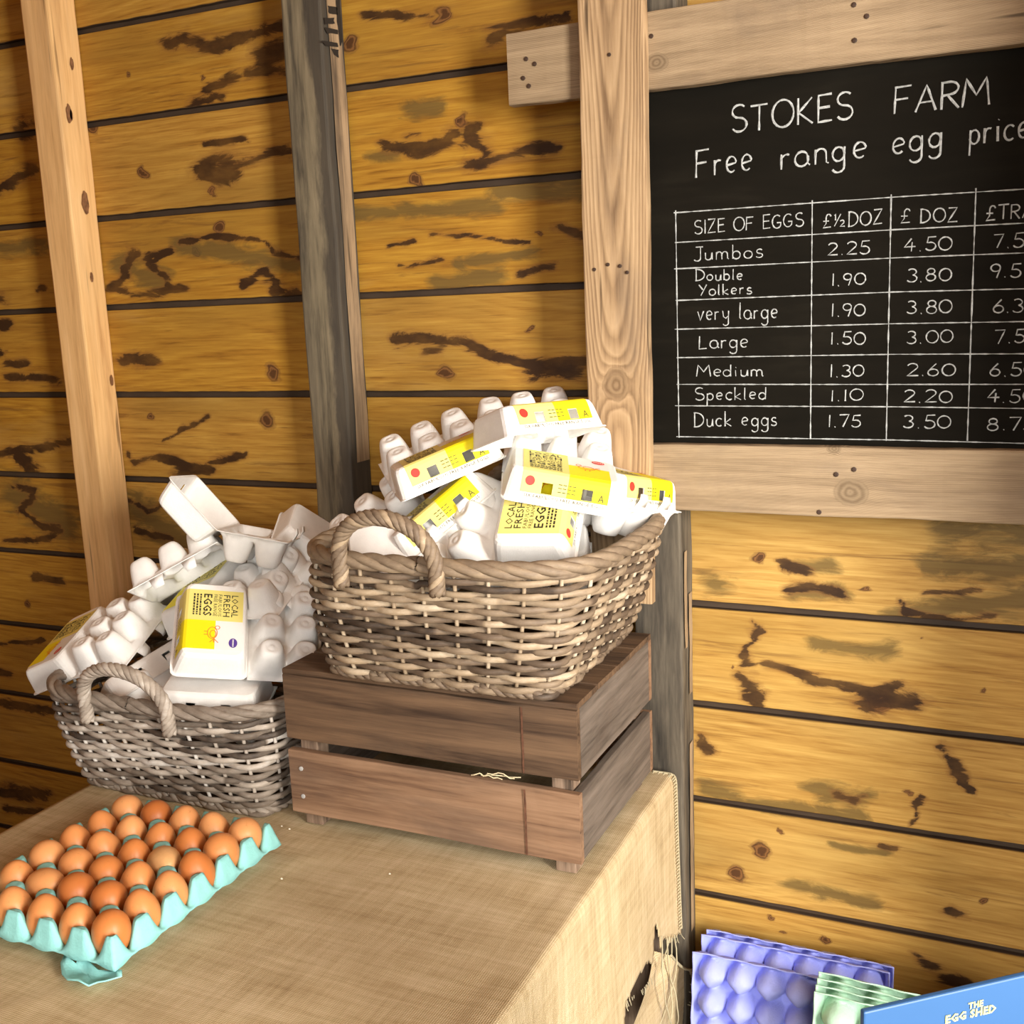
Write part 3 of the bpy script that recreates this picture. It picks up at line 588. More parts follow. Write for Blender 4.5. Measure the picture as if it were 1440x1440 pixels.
def cloth():
    R = .014; drop = .36; ld = .10
    su = np.concatenate([np.arange(-ld, 0, .0085), np.arange(0, TX1-TX0, .0085), np.arange(TX1-TX0, TX1-TX0+drop, .0055)])
    sv = np.arange(0, TY1-TY0+.007, .0062)
    bnd = [(.0,-1.15),(1.18,-1.12),(1.222,-1.06),(1.234,-.958),(1.245,-.934),(1.285,-.928),(1.33,-.935),(1.362,-.942),(1.378,-.957),(1.386,-.968),(1.392,-.93),(1.402,-.905),(1.412,-.925),(1.424,-.975),(1.44,-.95),(1.452,-.968),(1.47,-.972),(1.52,-.985)]
    by, bz = [b[0] for b in bnd], [H+b[1] for b in bnd]
    W = TX1-TX0; V = np.zeros((len(su), len(sv), 3)); UV = np.zeros((len(su), len(sv), 2)); keep = np.ones((len(su), len(sv)), bool)
    for i, u in enumerate(su):
        for j, v in enumerate(sv):
            y = TY0+v; q = Vector((u*6, v*6, 0))
            wr_ = .0012*mnoise.noise(q*1.5)+.0008*mnoise.noise(q*5)
            if u < 0:                                   # short overhang on the left
                x = TX0-.004-min(-u, R)*.6 - max(0, -u-R)*.08; z = TZ+.003-max(0, -u-R*.4); z = min(z, TZ+.003)
            elif u <= W: x = TX0+u; z = TZ+.0035+wr_+ (.001 if u > W-.03 else 0)
            else:
                d = u-W; a = min(d/R, math.pi/2)
                x = TX1+.0035+R*.35*math.sin(a)+.006*(d/drop)*(1+math.sin(v*17+.6))+.003*mnoise.noise(Vector((v*9, d*5, 2)))*(d/drop)
                z = TZ+.0035-(R*(1-math.cos(a))) - max(0, d-R*math.pi/2)
                y += .003*(d/drop)*(v/(TY1-TY0)) - .006*max(0, (v-.95*(TY1-TY0)))*0
            V[i, j] = (x, y, z); UV[i, j] = (u, v)
            if u > W and z < np.interp(y, by, bz)+.004*mnoise.noise(Vector((y*120, 0, 0))): keep[i, j] = False
    idx = -np.ones(keep.shape, int); idx[keep] = np.arange(keep.sum())
    F = [(idx[i,j], idx[i+1,j], idx[i+1,j+1], idx[i,j+1]) for i in range(len(su)-1) for j in range(len(sv)-1) if keep[i,j] and keep[i+1,j] and keep[i+1,j+1] and keep[i,j+1]]
    vs, uv = V[keep], UV[keep]
    me = mesh('burlap_cloth', vs.tolist(), [tuple(int(a) for a in f) for f in F], True)
    ul = me.uv_layers.new(name='weave'); li = np.array([l.vertex_index for l in me.loops]); ul.data.foreach_set('uv', uv[li].astype('f').ravel())
    o = link('burlap_cloth', me, M['burlap'])
    m = o.modifiers.new('thickness', 'SOLIDIFY'); m.thickness = .0016; m.offset = -1
    return o, V, su, sv
bc, CV, csu, csv = cloth()
tag(bc, 'tan burlap cloth covering the table, torn and frayed at its lower right corner', 'tablecloth')
sel = MB(); jb = len(csv)-2                               # overlocked back edge of the hanging side
rows = [CV[i, jb] for i in range(len(csu)) if csu[i] > TX1-TX0-.03 and CV[i, jb][2] > H-.975]
for i in range(0, len(rows)-1):
    p = Vector(rows[i]); sel.tube([p+Vector((.002, .003, .001)), p+Vector((.004, -.003, 0)), p+Vector((.002, -.009, -.002))], .0011, 5)
sel.tube([Vector(r)+Vector((.002, .002, 0)) for r in rows], .0021, 6)
tag(sel.build('selvedge', M['stitch'], bc), 'greenish stitched edge')
fr = MB(); rr = random.Random(11)
def thread(p, n, step, drift, r=.0011):
    pts = [Vector(p)]; d = Vector(drift)
    for i in range(n):
        d = d + Vector((rr.uniform(-.3,.3), rr.uniform(-.45,.45), rr.uniform(-.15,.1)))*.5; d.normalize(); pts.append(pts[-1]+d*step)
    fr.tube(pts, r, 5)
for k in range(5): thread(on_x(938+rr.uniform(-10,12), 1318+rr.uniform(-4,4), -.432), rr.randint(9, 16), .011, (0, -.1, -1))
for k in range(26): thread(on_x(972+rr.uniform(-5,6), 1366+k*3.6, -.43), rr.randint(3, 6), .008, (.5, .5, -.4), .0009)
for k in range(24):
    y = rr.uniform(872, 960); thread(on_x(y, np.interp(y, [872,880,905,921,930,960],[1436,1408,1390,1368,1325,1312]), -.434), rr.randint(1, 3), .0055, (0, .4, -1), .0006)
tag(fr.build('frayed_threads', M['stitch'], bc), 'loose pale threads at the torn hem', kind='stuff'); fr = MB()
a_, b_ = on_x(944, 1344, -.431), on_x(976, 1364, -.431)
fr.tube([a_.lerp(b_, i/8)+Vector((0, 0, -.012*math.sin(math.pi*i/8)*(.7))) for i in range(9)], .0022, 6)
fr.build('hem_cord', M['stitch'], bc)
fl = MB(); n = 12; fv = []
tl_, bl_, br_ = on_x(922, 1338, -.447), on_x(890, 1448, -.447), on_x(980, 1452, -.440)
for i in range(n+1):
    top = (tl_.lerp(a_, i/5) if i < 5 else a_.lerp(b_, (i-5)/(n-5))) + Vector((-.003, 0, -.012*math.sin(math.pi*max(0, i-5)/(n-5))*.7)); bot = bl_.lerp(br_, i/n)
    for k in range(10): fv.append(top.lerp(bot, k/9) + Vector((.004*math.sin(i*1.3+k*.4), 0, 0)))
fl.add(fv, [(i*10+k, (i+1)*10+k, (i+1)*10+k+1, i*10+k+1) for i in range(n) for k in range(9)])
fo = fl.build('torn_flap', M['burlap'], bc, True); ul = fo.data.uv_layers.new(name='weave')
for l, d in zip(fo.data.loops, ul.data): c = fo.data.vertices[l.vertex_index].co; d.uv = (c.y*1.3, c.z)
tag(fo, 'loose torn strip of burlap hanging at the corner')

# ------------------------------------------------------------------ crate
CZ = H-.48; CB = H-.712
cr = empty('wooden_crate', (-.681, 1.318, CB), 'upturned brown slatted wooden crate at the right end of the table', 'crate')
c1 = Vector(cr.location)
def cslat(name, a, b, m, axis, seed): return timber(name, Vector(a)-c1, Vector(b)-c1, m, axis, cr, 20, .0013, seed, .002)
X0, X1, Y0, Y1 = -.899, -.464, 1.166, 1.470
for z0, z1 in ((H-.581, H-.4885), (H-.692, H-.598)):
    s = z0*7
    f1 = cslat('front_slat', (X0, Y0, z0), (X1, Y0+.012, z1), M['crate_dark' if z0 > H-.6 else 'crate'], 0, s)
    for sx in ((.02,) if z0 < H-.6 else ()):
        for sz in (.28, .72):
            mb = MB(); q = Vector((X0+sx, Y0, z0+(z1-z0)*sz))-c1; mb.tube([q+Vector((0,.004,0)), q+Vector((0,-.0012,0)), q+Vector((0,-.0016,0))], [.0033,.0033,.002], 8); mb.build('screw', M['screw'], f1)
    if True:
        mb = MB(); a = on_y(733, 975, Y0)-c1; zt, zb = z1-.003-c1.z, z0+.002-c1.z; vs = []
        for k in range(15):
            z = zt+(zb-zt)*k/14; wd = .0011+.0012*abs(mnoise.noise(Vector((z*60, 3, 1)))); dx = .0015*mnoise.noise(Vector((z*40, 9, 2)))
            vs += [(a.x+dx-wd, Y0-c1.y-.0018, z), (a.x+dx+wd, Y0-c1.y-.0018, z)]
        mb.add(vs, [(2*k, 2*k+1, 2*k+3, 2*k+2) for k in range(14)]); mb.build('rust_streak', M['rust'], f1)
    cslat('back_slat', (X0, Y1-.012, z0), (X1, Y1, z1), M['crate'], 0, s+1)
    cslat('side_slat', (X1-.012, Y0+.0125, z0), (X1, Y1-.0125, z1), M['crate_side'], 1, s+2)
    cslat('side_slat', (X0, Y0+.0125, z0), (X0+.012, Y1-.0125, z1), M['crate_side'], 1, s+3)
for x in (X0+.0125, X1-.0405):
    for y in (Y0+.0125, Y1-.0405): cslat('corner_post', (x, y, CB), (x+.028, y+.028, H-.4895), M['crate_foot'], 2, x*3+y)
for k in range(4):
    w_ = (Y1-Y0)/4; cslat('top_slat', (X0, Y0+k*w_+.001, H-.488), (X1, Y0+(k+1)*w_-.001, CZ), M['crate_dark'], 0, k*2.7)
# front foot blocks showing below the lower slat
st_ = MB(); r9 = random.Random(4)
for s in range(3):
    p = Vector((-.615+.012*s, 1.172+.004*s, H-.597)); pts = [p]
    for i in range(9): pts.append(pts[-1]+Vector((r9.uniform(.001,.008), r9.uniform(-.001,.002), r9.uniform(-.003,.004) + .0015*(1-i*.35))))
    pts = [Vector((q.x, q.y, max(q.z, H-.5966))) for q in pts]
    st_.tube(pts, .0008, 5)
tag(st_.build('straw_wisp', M['straw']), 'thin pale wisp of straw caught in the gap of the crate', 'straw')

# ------------------------------------------------------------------ wicker baskets
def outline(a, b, n, N):
    t = np.linspace(0, 2*math.pi, 721); c, s = np.cos(t-math.pi/2), np.sin(t-math.pi/2)
    x = np.sign(c)*np.abs(c)**(2/n)*a; y = np.sign(s)*np.abs(s)**(2/n)*b
    L = np.concatenate([[0], np.cumsum(np.hypot(np.diff(x), np.diff(y)))]); u = np.linspace(0, L[-1], N, endpoint=False)
    return np.interp(u, L, x), np.interp(u, L, y)
def basket(loc, label, m, base, rim, height, shift, dip, rows, ns, seed, hc, hh):
    t = empty('wicker_basket', loc, label, 'basket'); rg = np.random.default_rng(seed); per = 8; N = ns*per
    fi = np.arange(N)/per
    def ring(s):
        k = s**.85; a = base[0]+(rim[0]-base[0])*k; b = base[1]+(rim[1]-base[1])*k; n = 11-7.2*s
        x, y = outline(a, b, n, N); x = x+shift[0]*s; y = y+shift[1]*s
        zr = height + dip*(1-np.cos(2*(np.arctan2(y-shift[1], x-shift[0])+math.pi/2)))*.5
        return x, y, zr*s
    def normal(x, y):
        dx = np.roll(x, -1)-np.roll(x, 1); dy = np.roll(y, -1)-np.roll(y, 1); l = np.hypot(dx, dy)+1e-9; return dy/l, -dx/l
    wv = MB()
    for j in range(rows):
        s = (j+.5)/rows; x, y, z = ring(s); nx_, ny_ = normal(x, y)
        off = .0052*np.cos(math.pi*(fi+j)); zo = .0018*np.array([mnoise.noise(Vector((f*.35, j*3.3, seed))) for f in fi])*2
        tone = np.zeros(N); pos = rg.integers(0, N)
        while pos < 2*N:
            ln = rg.integers(per*2, per*7); tv = rg.uniform(0, 1)
            for q in range(pos, pos+ln): tone[q % N] = tv
            pos += ln
        hr = height/rows*.57
        wv.tube([(x[i]+nx_[i]*off[i], y[i]+ny_[i]*off[i], z[i]+zo[i]) for i in range(N)], [hr*(1+.16*mnoise.noise(Vector((f*1.3, j*2.1, 9)))) for f in fi], 7, True, tone, .72)
    wo = wv.build('woven_side', m, t, True); tag(wo, kind='stuff')
    stk = MB()
    for k in range(ns):
        pts = []
        for s in np.linspace(.0, 1, 9):
            x, y, z = ring(max(s, .001)); i = k*per; pts.append((x[i], y[i], z[i]+.001))
        stk.tube(pts, .0027, 6, tone=rg.uniform(.7, 1.1))
    tag(stk.build('stakes', m, t, True), 'upright willow stakes')
    def rope(curve, closed, strands, R, r, turns, name, parent, tb=(.2, .9), smooth=True):
        P = [Vector(p) for p in curve]; n = len(P); mb = MB()
        for s in range(strands):
            pts = []
            prev = Vector((.3, .9, .05)) if not closed else Vector((0, 0, 1))
            for i, p in enumerate(P):
                a = P[(i-1) % n] if closed or i else p; b = P[(i+1) % n] if closed or i < n-1 else p
                tt = (b-a).normalized(); u = (prev-tt*prev.dot(tt)).normalized(); prev = u; v = tt.cross(u)
                an = 2*math.pi*(turns*i/(n if closed else n-1)+s/strands); pts.append(p+u*math.cos(an)*R+v*math.sin(an)*R)
            mb.tube(pts, r, 7, closed, rg.uniform(*tb))
        return mb.build(name, m, parent, smooth)
    x, y, z = ring(1.); x, y, z = [np.concatenate([np.interp(np.linspace(0, N, N*2, endpoint=False), np.arange(N+1), np.append(q, q[0]))]) for q in (x, y, z)]
    rope(list(zip(x, y, z+.004)), True, 4, .0058, .0062, 11, 'rim', t, (.15, .75))
    x, y, z = ring(.002); rope(list(zip(x, y, z+.006)), True, 3, .0042, .0046, 30, 'base_border', t, (.2, .8))
    bs_ = MB(); x, y, z = ring(.03); bs_.add([(x[i], y[i], .010) for i in range(N)], [tuple(range(N))]); bs_.build('base', m, t)
    xr, yr, zr = ring(1.)
    for side in (0, 1):
        # a hoop of twisted rods rising over the rim at each end
        half = np.where(yr < shift[1])[0] if side == 0 else np.where(yr >= shift[1])[0]
        ia = half[np.argmin(np.abs(xr[half]-(hc-hh)))]; ib = half[np.argmin(np.abs(xr[half]-(hc+hh)))]
        A = Vector((xr[ia], yr[ia], zr[ia])); B = Vector((xr[ib], yr[ib], zr[ib])); mid = (A+B)/2; out = Vector((0, -1 if side == 0 else 1, 0))
        pts = []
        for k in range(-6, 43):
            if k < 0: q = A + Vector((0, 0, k*.0045))+out*.012
            elif k > 36: q = B + Vector((0, 0, -(k-36)*.0045))+out*.012
            else:
                an = math.pi*k/36; q = mid + (A-mid)*math.cos(an)+Vector((0, 0, .066*math.sin(an)**.8)) + out*(.012+.014*math.sin(an))
            pts.append(q)
        rope(pts, False, 5, .0058, .0050, 5.5, 'handle', t, (.3, .9))
    return t
bR = basket((-.657, 1.318, CZ+.003), 'large wicker basket of egg boxes standing on the wooden crate', M['wicker'], (.163, .157), (.207, .200), .168, (.018, -.005), .0, 21, 32, 3, -.025, .069)
bL = basket((-1.125, 1.325, TZ+.006), 'smaller greyish wicker basket of egg boxes standing on the burlap left of the crate', M['wicker_grey'], (.178, .155), (.222, .185), .158, (-.020, -.01), .0, 20, 32, 8, -.020, .078)

# ------------------------------------------------------------------ egg boxes
def text_mesh(txt, width, height, cx, cy, spacing=1.0, bold=0.):
    cu = bpy.data.curves.new('t', 'FONT'); cu.body = txt; cu.size = 1; cu.resolution_u = 1; cu.space_character = spacing; cu.offset = bold; cu.fill_mode = 'FRONT'
    o = bpy.data.objects.new('t', cu); COL.objects.link(o); dg = bpy.context.evaluated_depsgraph_get(); dg.update()
    me = bpy.data.meshes.new_from_object(o.evaluated_get(dg)); bpy.data.objects.remove(o); bpy.data.curves.remove(cu)
    vs = np.array([v.co[:] for v in me.vertices]); fs = [tuple(p.vertices) for p in me.polygons]; bpy.data.meshes.remove(me)
    lo, hi = vs.min(0), vs.max(0); s = np.array([width/(hi[0]-lo[0]), height/(hi[1]-lo[1])])
    q = (vs[:, :2]-(lo[:2]+hi[:2])/2)*s+np.array([cx, cy]); return q, fs
# lid: long axis x, hinge at y=0, front edge at y=-.108, convex side up
LX = [-.0625, -.056, -.029, -.015, .004, .023, .037, .058, .0625]
RINGS = [(.0785, -.1105, .0005, 0.), (.0765, -.107, -.002, .0), (.0755, -.1062, -.003, .0035), (.0742, -.1040, -.0042, .013), (.0722, -.1008, -.006, .027), (.0708, -.0985, -.0075, .034), (.0692, -.0962, -.0095, .0382), (.0665, -.0925, -.0125, .0402)]
FRONT = [(-.1062, .0035), (-.1040, .013), (-.1008, .027), (-.0985, .034), (-.0962, .0382), (-.0925, .0402)]
def lid_mesh(holes):
    ny = 5; V, F = [], []
    rings = []
    for hx, y0, y1, z in RINGS:
        c = .011; ring = []
        xs = [min(max(x, -hx+c), hx-c) for x in LX]
        for x in xs: ring.append((x, y0, z))
        for a in (-60, -30): ring.append((hx-c+c*math.cos(math.radians(a)), y0+c+c*math.sin(math.radians(a)), z))
        for k in range(ny): ring.append((hx, y0+c+(y1-y0-2*c)*k/(ny-1), z))
        for a in (30, 60): ring.append((hx-c+c*math.cos(math.radians(a)), y1-c+c*math.sin(math.radians(a)), z))
        for x in xs[::-1]: ring.append((x, y1, z))
        for a in (120, 150): ring.append((-hx+c+c*math.cos(math.radians(a)), y1-c+c*math.sin(math.radians(a)), z))
        for k in range(ny): ring.append((-hx, y1-c-(y1-y0-2*c)*k/(ny-1), z))
        for a in (210, 240): ring.append((-hx+c+c*math.cos(math.radians(a)), y0+c+c*math.sin(math.radians(a)), z))
        rings.append(ring)
    n = len(rings[0])
    for r in rings: V += r
    for i in range(len(rings)-1):
        for k in range(n):
            if i == 3 and k in (2, 5): continue                    # the two egg windows
            F.append((i*n+k, i*n+(k+1) % n, (i+1)*n+(k+1) % n, (i+1)*n+k))
    top = len(rings)-1; F.append(tuple(top*n+k for k in range(n)))
    return mesh('lid', V, F, False)
def cups_mesh():
    nx, ny = 71, 50; xs = np.linspace(-.0785, .0785, nx); ys = np.linspace(-.0005, .1105, ny); X, Y = np.meshgrid(xs, ys, indexing='ij')
    h = np.zeros_like(X); dmin = np.full_like(X, 9.)
    for cx in (-.05, 0, .05):
        for cy in (.030, .080):
            dx, dy = np.abs(X-cx), np.abs(Y-cy)
            d = (dx**3.2+dy**3.2)**(1/3.2)*.72+np.hypot(dx, dy)*.28
            t = np.clip((.0262-d)/(.0262-.0128), 0, 1); hh = .045*np.sin(t*math.pi/2)**1.05
            r = np.hypot(dx, dy); hh -= .0018*np.exp(-((r-.006)/.0016)**2)*(t >= 1)
            h = np.maximum(h, hh)
    inner = np.clip(np.minimum(.0735-np.abs(X), np.minimum(Y-.003, .1065-Y))/.006, 0, 1)
    h = np.maximum(h, .009*inner)
    V = np.stack([X, Y, h], 2).reshape(-1, 3).tolist()
    F = [(i*ny+j, (i+1)*ny+j, (i+1)*ny+j+1, i*ny+j+1) for i in range(nx-1) for j in range(ny-1)]
    # two torn locking tabs on the outer edge
    for cx in (-.026, .030):
        b = len(V); V += [(cx-.012, .1095, 0), (cx+.012, .1095, 0), (cx+.010, .114, -.012), (cx-.010, .114, -.012), (cx-.008, .112, -.020), (cx+.008, .112, -.020)]; F += [(b, b+1, b+2, b+3), (b+3, b+2, b+5, b+4)]
    return mesh('cups', V, F, True)
LIDM, CUPM = lid_mesh(True), cups_mesh()
LIDM.materials.append(M['carton']); CUPM.materials.append(M['carton'])
def front_pt(x, y, o=.0006):                                        # a point on the sloping front, y measured up the slope from z=.0035
    zz = .0035+y; yy = np.interp(zz, [f[1] for f in FRONT[:-1]], [f[0] for f in FRONT[:-1]]); return (x, yy-o, zz+o*.25)
def build_label():
    mb = MB(); e = .0005
    cols = [(k, LX[k], LX[k+1]) for k in range(1, 7)]
    prof = [(-.1043-e, .0118+e*.2), (-.1040-e, .013+e*.2), (-.1008-e, .027+e*.3), (-.0985-e, .034+e*.4), (-.0962-e*.7, .0382+e*.7), (-.0925, .0402+e)]
    for k, x0, x1 in cols:
        pale = x1 <= .0041
        for i in range(len(prof)-1):
            if i == 1 and k in (2, 5): continue
            (ya, za), (yb, zb) = prof[i], prof[i+1]
            mb.add([(x0, ya, za), (x1, ya, za), (x1, yb, zb), (x0, yb, zb)], [(0, 1, 2, 3)], 1 if pale else 0)
        zt = .0402+e
        if pale: mb.add([(x0, -.0925, zt), (x1, -.0925, zt), (x1, -.013, zt), (x0, -.013, zt)], [(0, 1, 2, 3)], 1)
        else:
            mb.add([(x0, -.0925, zt), (x1, -.0925, zt), (x1, -.052, zt), (x0, -.052, zt)], [(0, 1, 2, 3)], 0)
            mb.add([(x0, -.052, zt), (x1, -.052, zt), (x1, -.013, zt), (x0, -.013, zt)], [(0, 1, 2, 3)], 2)
    me = mesh('label', mb.v, mb.f); me.polygons.foreach_set('material_index', mb.m)
    for m in ('yellow_print', 'pale_print', 'white_print'): me.materials.append(M[m])
    return me
def build_print():
    mb = MB(); zt = .0402+.0009
    y = -.0205
    for txt, hh, gap, bold in (('LOCAL', .0098, .0022, .005), ('FRESH', .0098, .0022, .005), ('FABULOUS', .0052, .0016, 0), ('FREE RANGE', .0052, .0022, 0), ('EGGS', .0125, .003, .02)):
        q, fs = text_mesh(txt, .043, hh, -.026, y-hh/2, 1.05, bold); mb.add([(a, b, zt) for a, b in q], fs, 0); y -= hh+gap
    rg = random.Random(9)
    for r in range(3):                                               # rows of tiny unreadable print under the big words
        x = -.047
        while x < -.006:
            l = rg.uniform(.002, .006); mb.add([(x, y-.0024, zt), (min(x+l, -.005), y-.0024, zt), (min(x+l, -.005), y, zt), (x, y, zt)], [(0, 1, 2, 3)], 0); x += l+.0012
        y -= .0046
    q, fs = text_mesh('SIX FABULOUS FREE RANGE EGGS', .104, .0044, .002, .0050, 1.05, .0); mb.add([front_pt(a, b, .0010) for a, b in q], fs, 1)
    q, fs = text_mesh('A', .008, .0095, .0485, .0150, 1, .01); mb.add([front_pt(a, b, .0010) for a, b in q], fs, 1)
    for yy in (.014, .019, .0235):
        for x in np.arange(-.008, .016, .006): mb.add([front_pt(a, b, .0010) for a, b in ((x, yy), (x+.0045, yy), (x+.0045, yy+.0012), (x, yy+.0012))], [(0, 1, 2, 3)], 1)
    me = mesh('lettering', mb.v, mb.f); me.polygons.foreach_set('material_index', mb.m); me.materials.append(M['ink']); me.materials.append(M['soft_ink']); return me
def ell(cx, cy, rx, ry, z, n=18): return [(cx+rx*math.cos(2*math.pi*i/n), cy+ry*math.sin(2*math.pi*i/n), z) for i in range(n)]
def build_sticker(col):
    mb = MB(); mb.add(ell(.045, -.026, .0088, .0062, .0402+.0011), [tuple(range(18))])
    if col == 'red': mb.add([front_pt(a, b, .0011) for a, b, _ in ell(-.045, .0235, .0062, .0062, 0)], [tuple(range(18))])
    # a pale word across it, too small to read
    for k in range(5): mb.add([(.0385+k*.0028, -.027, .0416), (.0405+k*.0028, -.027, .0416), (.0405+k*.0028, -.025, .0416), (.0385+k*.0028, -.025, .0416)], [(0, 1, 2, 3)], 1)
    me = mesh('sticker', mb.v, mb.f); me.polygons.foreach_set('material_index', mb.m); me.materials.append(M['red' if col == 'red' else 'purple_sticker']); me.materials.append(M['white_print']); return me
def build_hen():
    mb = MB(); z = .0402+.0012
    def loop(cx, cy, rx, ry, n=20, wd=.0011):
        o = ell(cx, cy, rx, ry, z, n); i = ell(cx, cy, rx-wd, ry-wd, z, n); mb.add(o+i, [(k, (k+1) % n, n+(k+1) % n, n+k) for k in range(n)])
    loop(.028, -.056, .0115, .0075); loop(.030, -.055, .0075, .0048); loop(.0175, -.049, .0038, .0038)
    for a in (-.3, 0., .3): x = .039; mb.add([(x, -.054, z), (x+.007, -.054+a*.02, z), (x+.007, -.0525+a*.02, z), (x, -.0525, z)], [(0, 1, 2, 3)])
    for x in (.025, .031): mb.add([(x, -.063, z), (x+.0012, -.063, z), (x+.0012, -.068, z), (x, -.068, z)], [(0, 1, 2, 3)])
    me = mesh('hen_print', mb.v, mb.f); me.materials.append(M['hen']); return me
def build_barcode():
    mb = MB(); x = .022
    for k in range(11): mb.add([(x, -.004, .0407-.026), (x+.0012, -.004, .0407-.026), (x+.0012, -.0075+.0008, .034), (x, -.0075+.0008, .034)], [(0, 1, 2, 3)]); x += .0024
    me = mesh('barcode', mb.v, mb.f); me.materials.append(M['barcode']); return me
LABM, PRTM, HENM, STR, STP = build_label(), build_print(), build_hen(), build_sticker('red'), build_sticker('purple')

def frame(x, z):                                                    # rotation with local x along x and local z towards z
    x = Vector(x).normalized(); z = Vector(z); y = z.cross(x).normalized(); z = x.cross(y)
    return Matrix(((x.x, y.x, z.x), (x.y, y.y, z.y), (x.z, y.z, z.z)))
def egg_box(hinge, x, z, label, group, phi=0., sticker='red', lid_pose=None, printed=True):
    """hinge: middle of the hinge; phi: how far the lid is folded (0 = spread flat beside the cups, 180 = shut)"""
    t = empty('egg_box', (0, 0, 0), label, 'egg box', group); Rm = frame(x, z); t.matrix_basis = Matrix.Translation(Vector(hinge)) @ Rm.to_4x4()
    b = bpy.data.objects.new('cup_tray', CUPM); COL.objects.link(b); b.parent = t
    l = bpy.data.objects.new('lid', LIDM); COL.objects.link(l); l.parent = t
    if lid_pose: l.matrix_basis = t.matrix_basis.inverted() @ (Matrix.Translation(Vector(lid_pose[0])) @ frame(lid_pose[1], lid_pose[2]).to_4x4())
    else: l.rotation_euler = (math.radians(phi), 0, 0)
    for o in (b, l):
        s = o.modifiers.new('pulp', 'SOLIDIFY'); s.thickness = .0013; s.offset = -1
    if printed:
        for nm, me in (('label', LABM), ('lettering', PRTM), ('hen_print', HENM), ('sticker', STR if sticker == 'red' else STP)):
            o = bpy.data.objects.new(nm, me); COL.objects.link(o); o.parent = l
    return t
def shut_box(hinge, x, z, label, group, **k):
    """a closed box given by its lid: local z of the lid points towards z; the cups hang below"""
    t = egg_box(hinge, x, z, label, group, **k)
    c = [o for o in t.children if o.name.startswith('cup_tray')][0]; c.rotation_euler = (math.pi, 0, 0); return t
def W(p): return Vector((p[0], p[1], p[2]+H))
gR, gL = 'egg boxes heaped in the large basket', 'egg boxes heaped in the smaller basket'
egg_box(W((-.644,1.479,-.203)), (.853,.509,.115), (.06,-.315,.947), 'opened egg box at the very top right of the heap above the large basket', gR, lid_pose=(W((-.614,1.355,-.191)), (.558,.83,-.004), (-.229,.159,.96)))
egg_box(W((-.739,1.369,-.232)), (.754,.566,.335), (-.093,-.412,.906), 'opened egg box tilted up to the right, topmost left in the large basket', gR, phi=-19)
egg_box(W((-.557,1.36,-.238)), (.882,.422,-.211), (.338,-.253,.907), 'opened egg box sloping down right in the middle of the large basket', gR, phi=-12)
egg_box(W((-.61,1.284,-.281)), (-.149,.762,.631), (-.439,-.622,.648), 'opened egg box by the large basket front rim, its print turned sideways', gR, phi=32)
shut_box(W((-.545,1.445,-.266)), (.28,.934,-.222), (.218,.164,.962), 'shut egg box sticking out right of the large basket, before the chalkboard frame', gR)
shut_box(W((-.732,1.345,-.300)), (.62,.52,.58), (-.55,-.28,.79), 'egg box wedged steeply below the topmost left box of the large basket', gR)
shut_box(W((-.600,1.375,-.330)), (.93,.36,-.05), (.05,-.3,.95), 'white egg box half buried at the right inside the large basket', gR, printed=False)
cq = on_y(520, 724, 1.36)
egg_box(cq-Vector((-.60,.73,.32))*.055-Vector((-.35,-.6,.72))*.03, (.72,.33,.60), (-.35,-.6,.72), 'cream egg box leaning at the left behind the large basket handle', gR, phi=125)
shut_box(W((-.765,1.29,-.300)), (.9,.35,.2), (.1,-.75,.65), 'pale egg box seen through the large basket handle', gR, printed=False)

egg_box(W((-1.34,1.27,-.523)), (.139,-.914,-.381), (-.23,-.404,.885), 'opened egg box spread along the left rim of the smaller basket', gL, phi=8)
egg_box(W((-1.04,1.275,-.483)), (.455,-.696,-.556), (.487,-.328,.81), 'opened egg box with a round purple sticker in the smaller basket', gL, sticker='purple')
egg_box(W((-1.119,1.352,-.436)), (.16,-.933,-.322), (-.033,-.331,.943), 'opened egg box, six cups up, above the purple-stickered box', gL, phi=19)
hp = on_y(322, 742, 1.36)
egg_box(hp, (-.40,.84,-.13), (-.10,-.30,-.95), 'opened egg box topping the smaller basket heap, lid raised to the left', gL, phi=38)
egg_box(on_y(278, 815, 1.36), (-.72,-.48,-.42), (-.60,.15,.75), 'egg box on edge at the back left of the smaller basket heap', gL, phi=0, printed=False)
shut_box(on_y(205, 985, 1.27), (.25,.90,.25), (-.72,-.35,.6), 'egg box in shade seen through the smaller basket handle', gL, printed=False)
shut_box(on_y(320, 962, 1.27), (.9,.35,-.08), (.0,-.2,.98), 'white egg box low at the front rim of the smaller basket', gL, printed=False)
egg_box(on_y(436, 800, 1.44), (-.6,-.5,.6), (.75,-.25,.55), 'greyish egg box on edge behind the smaller basket heap, beside the large basket', gL, phi=20, printed=False)

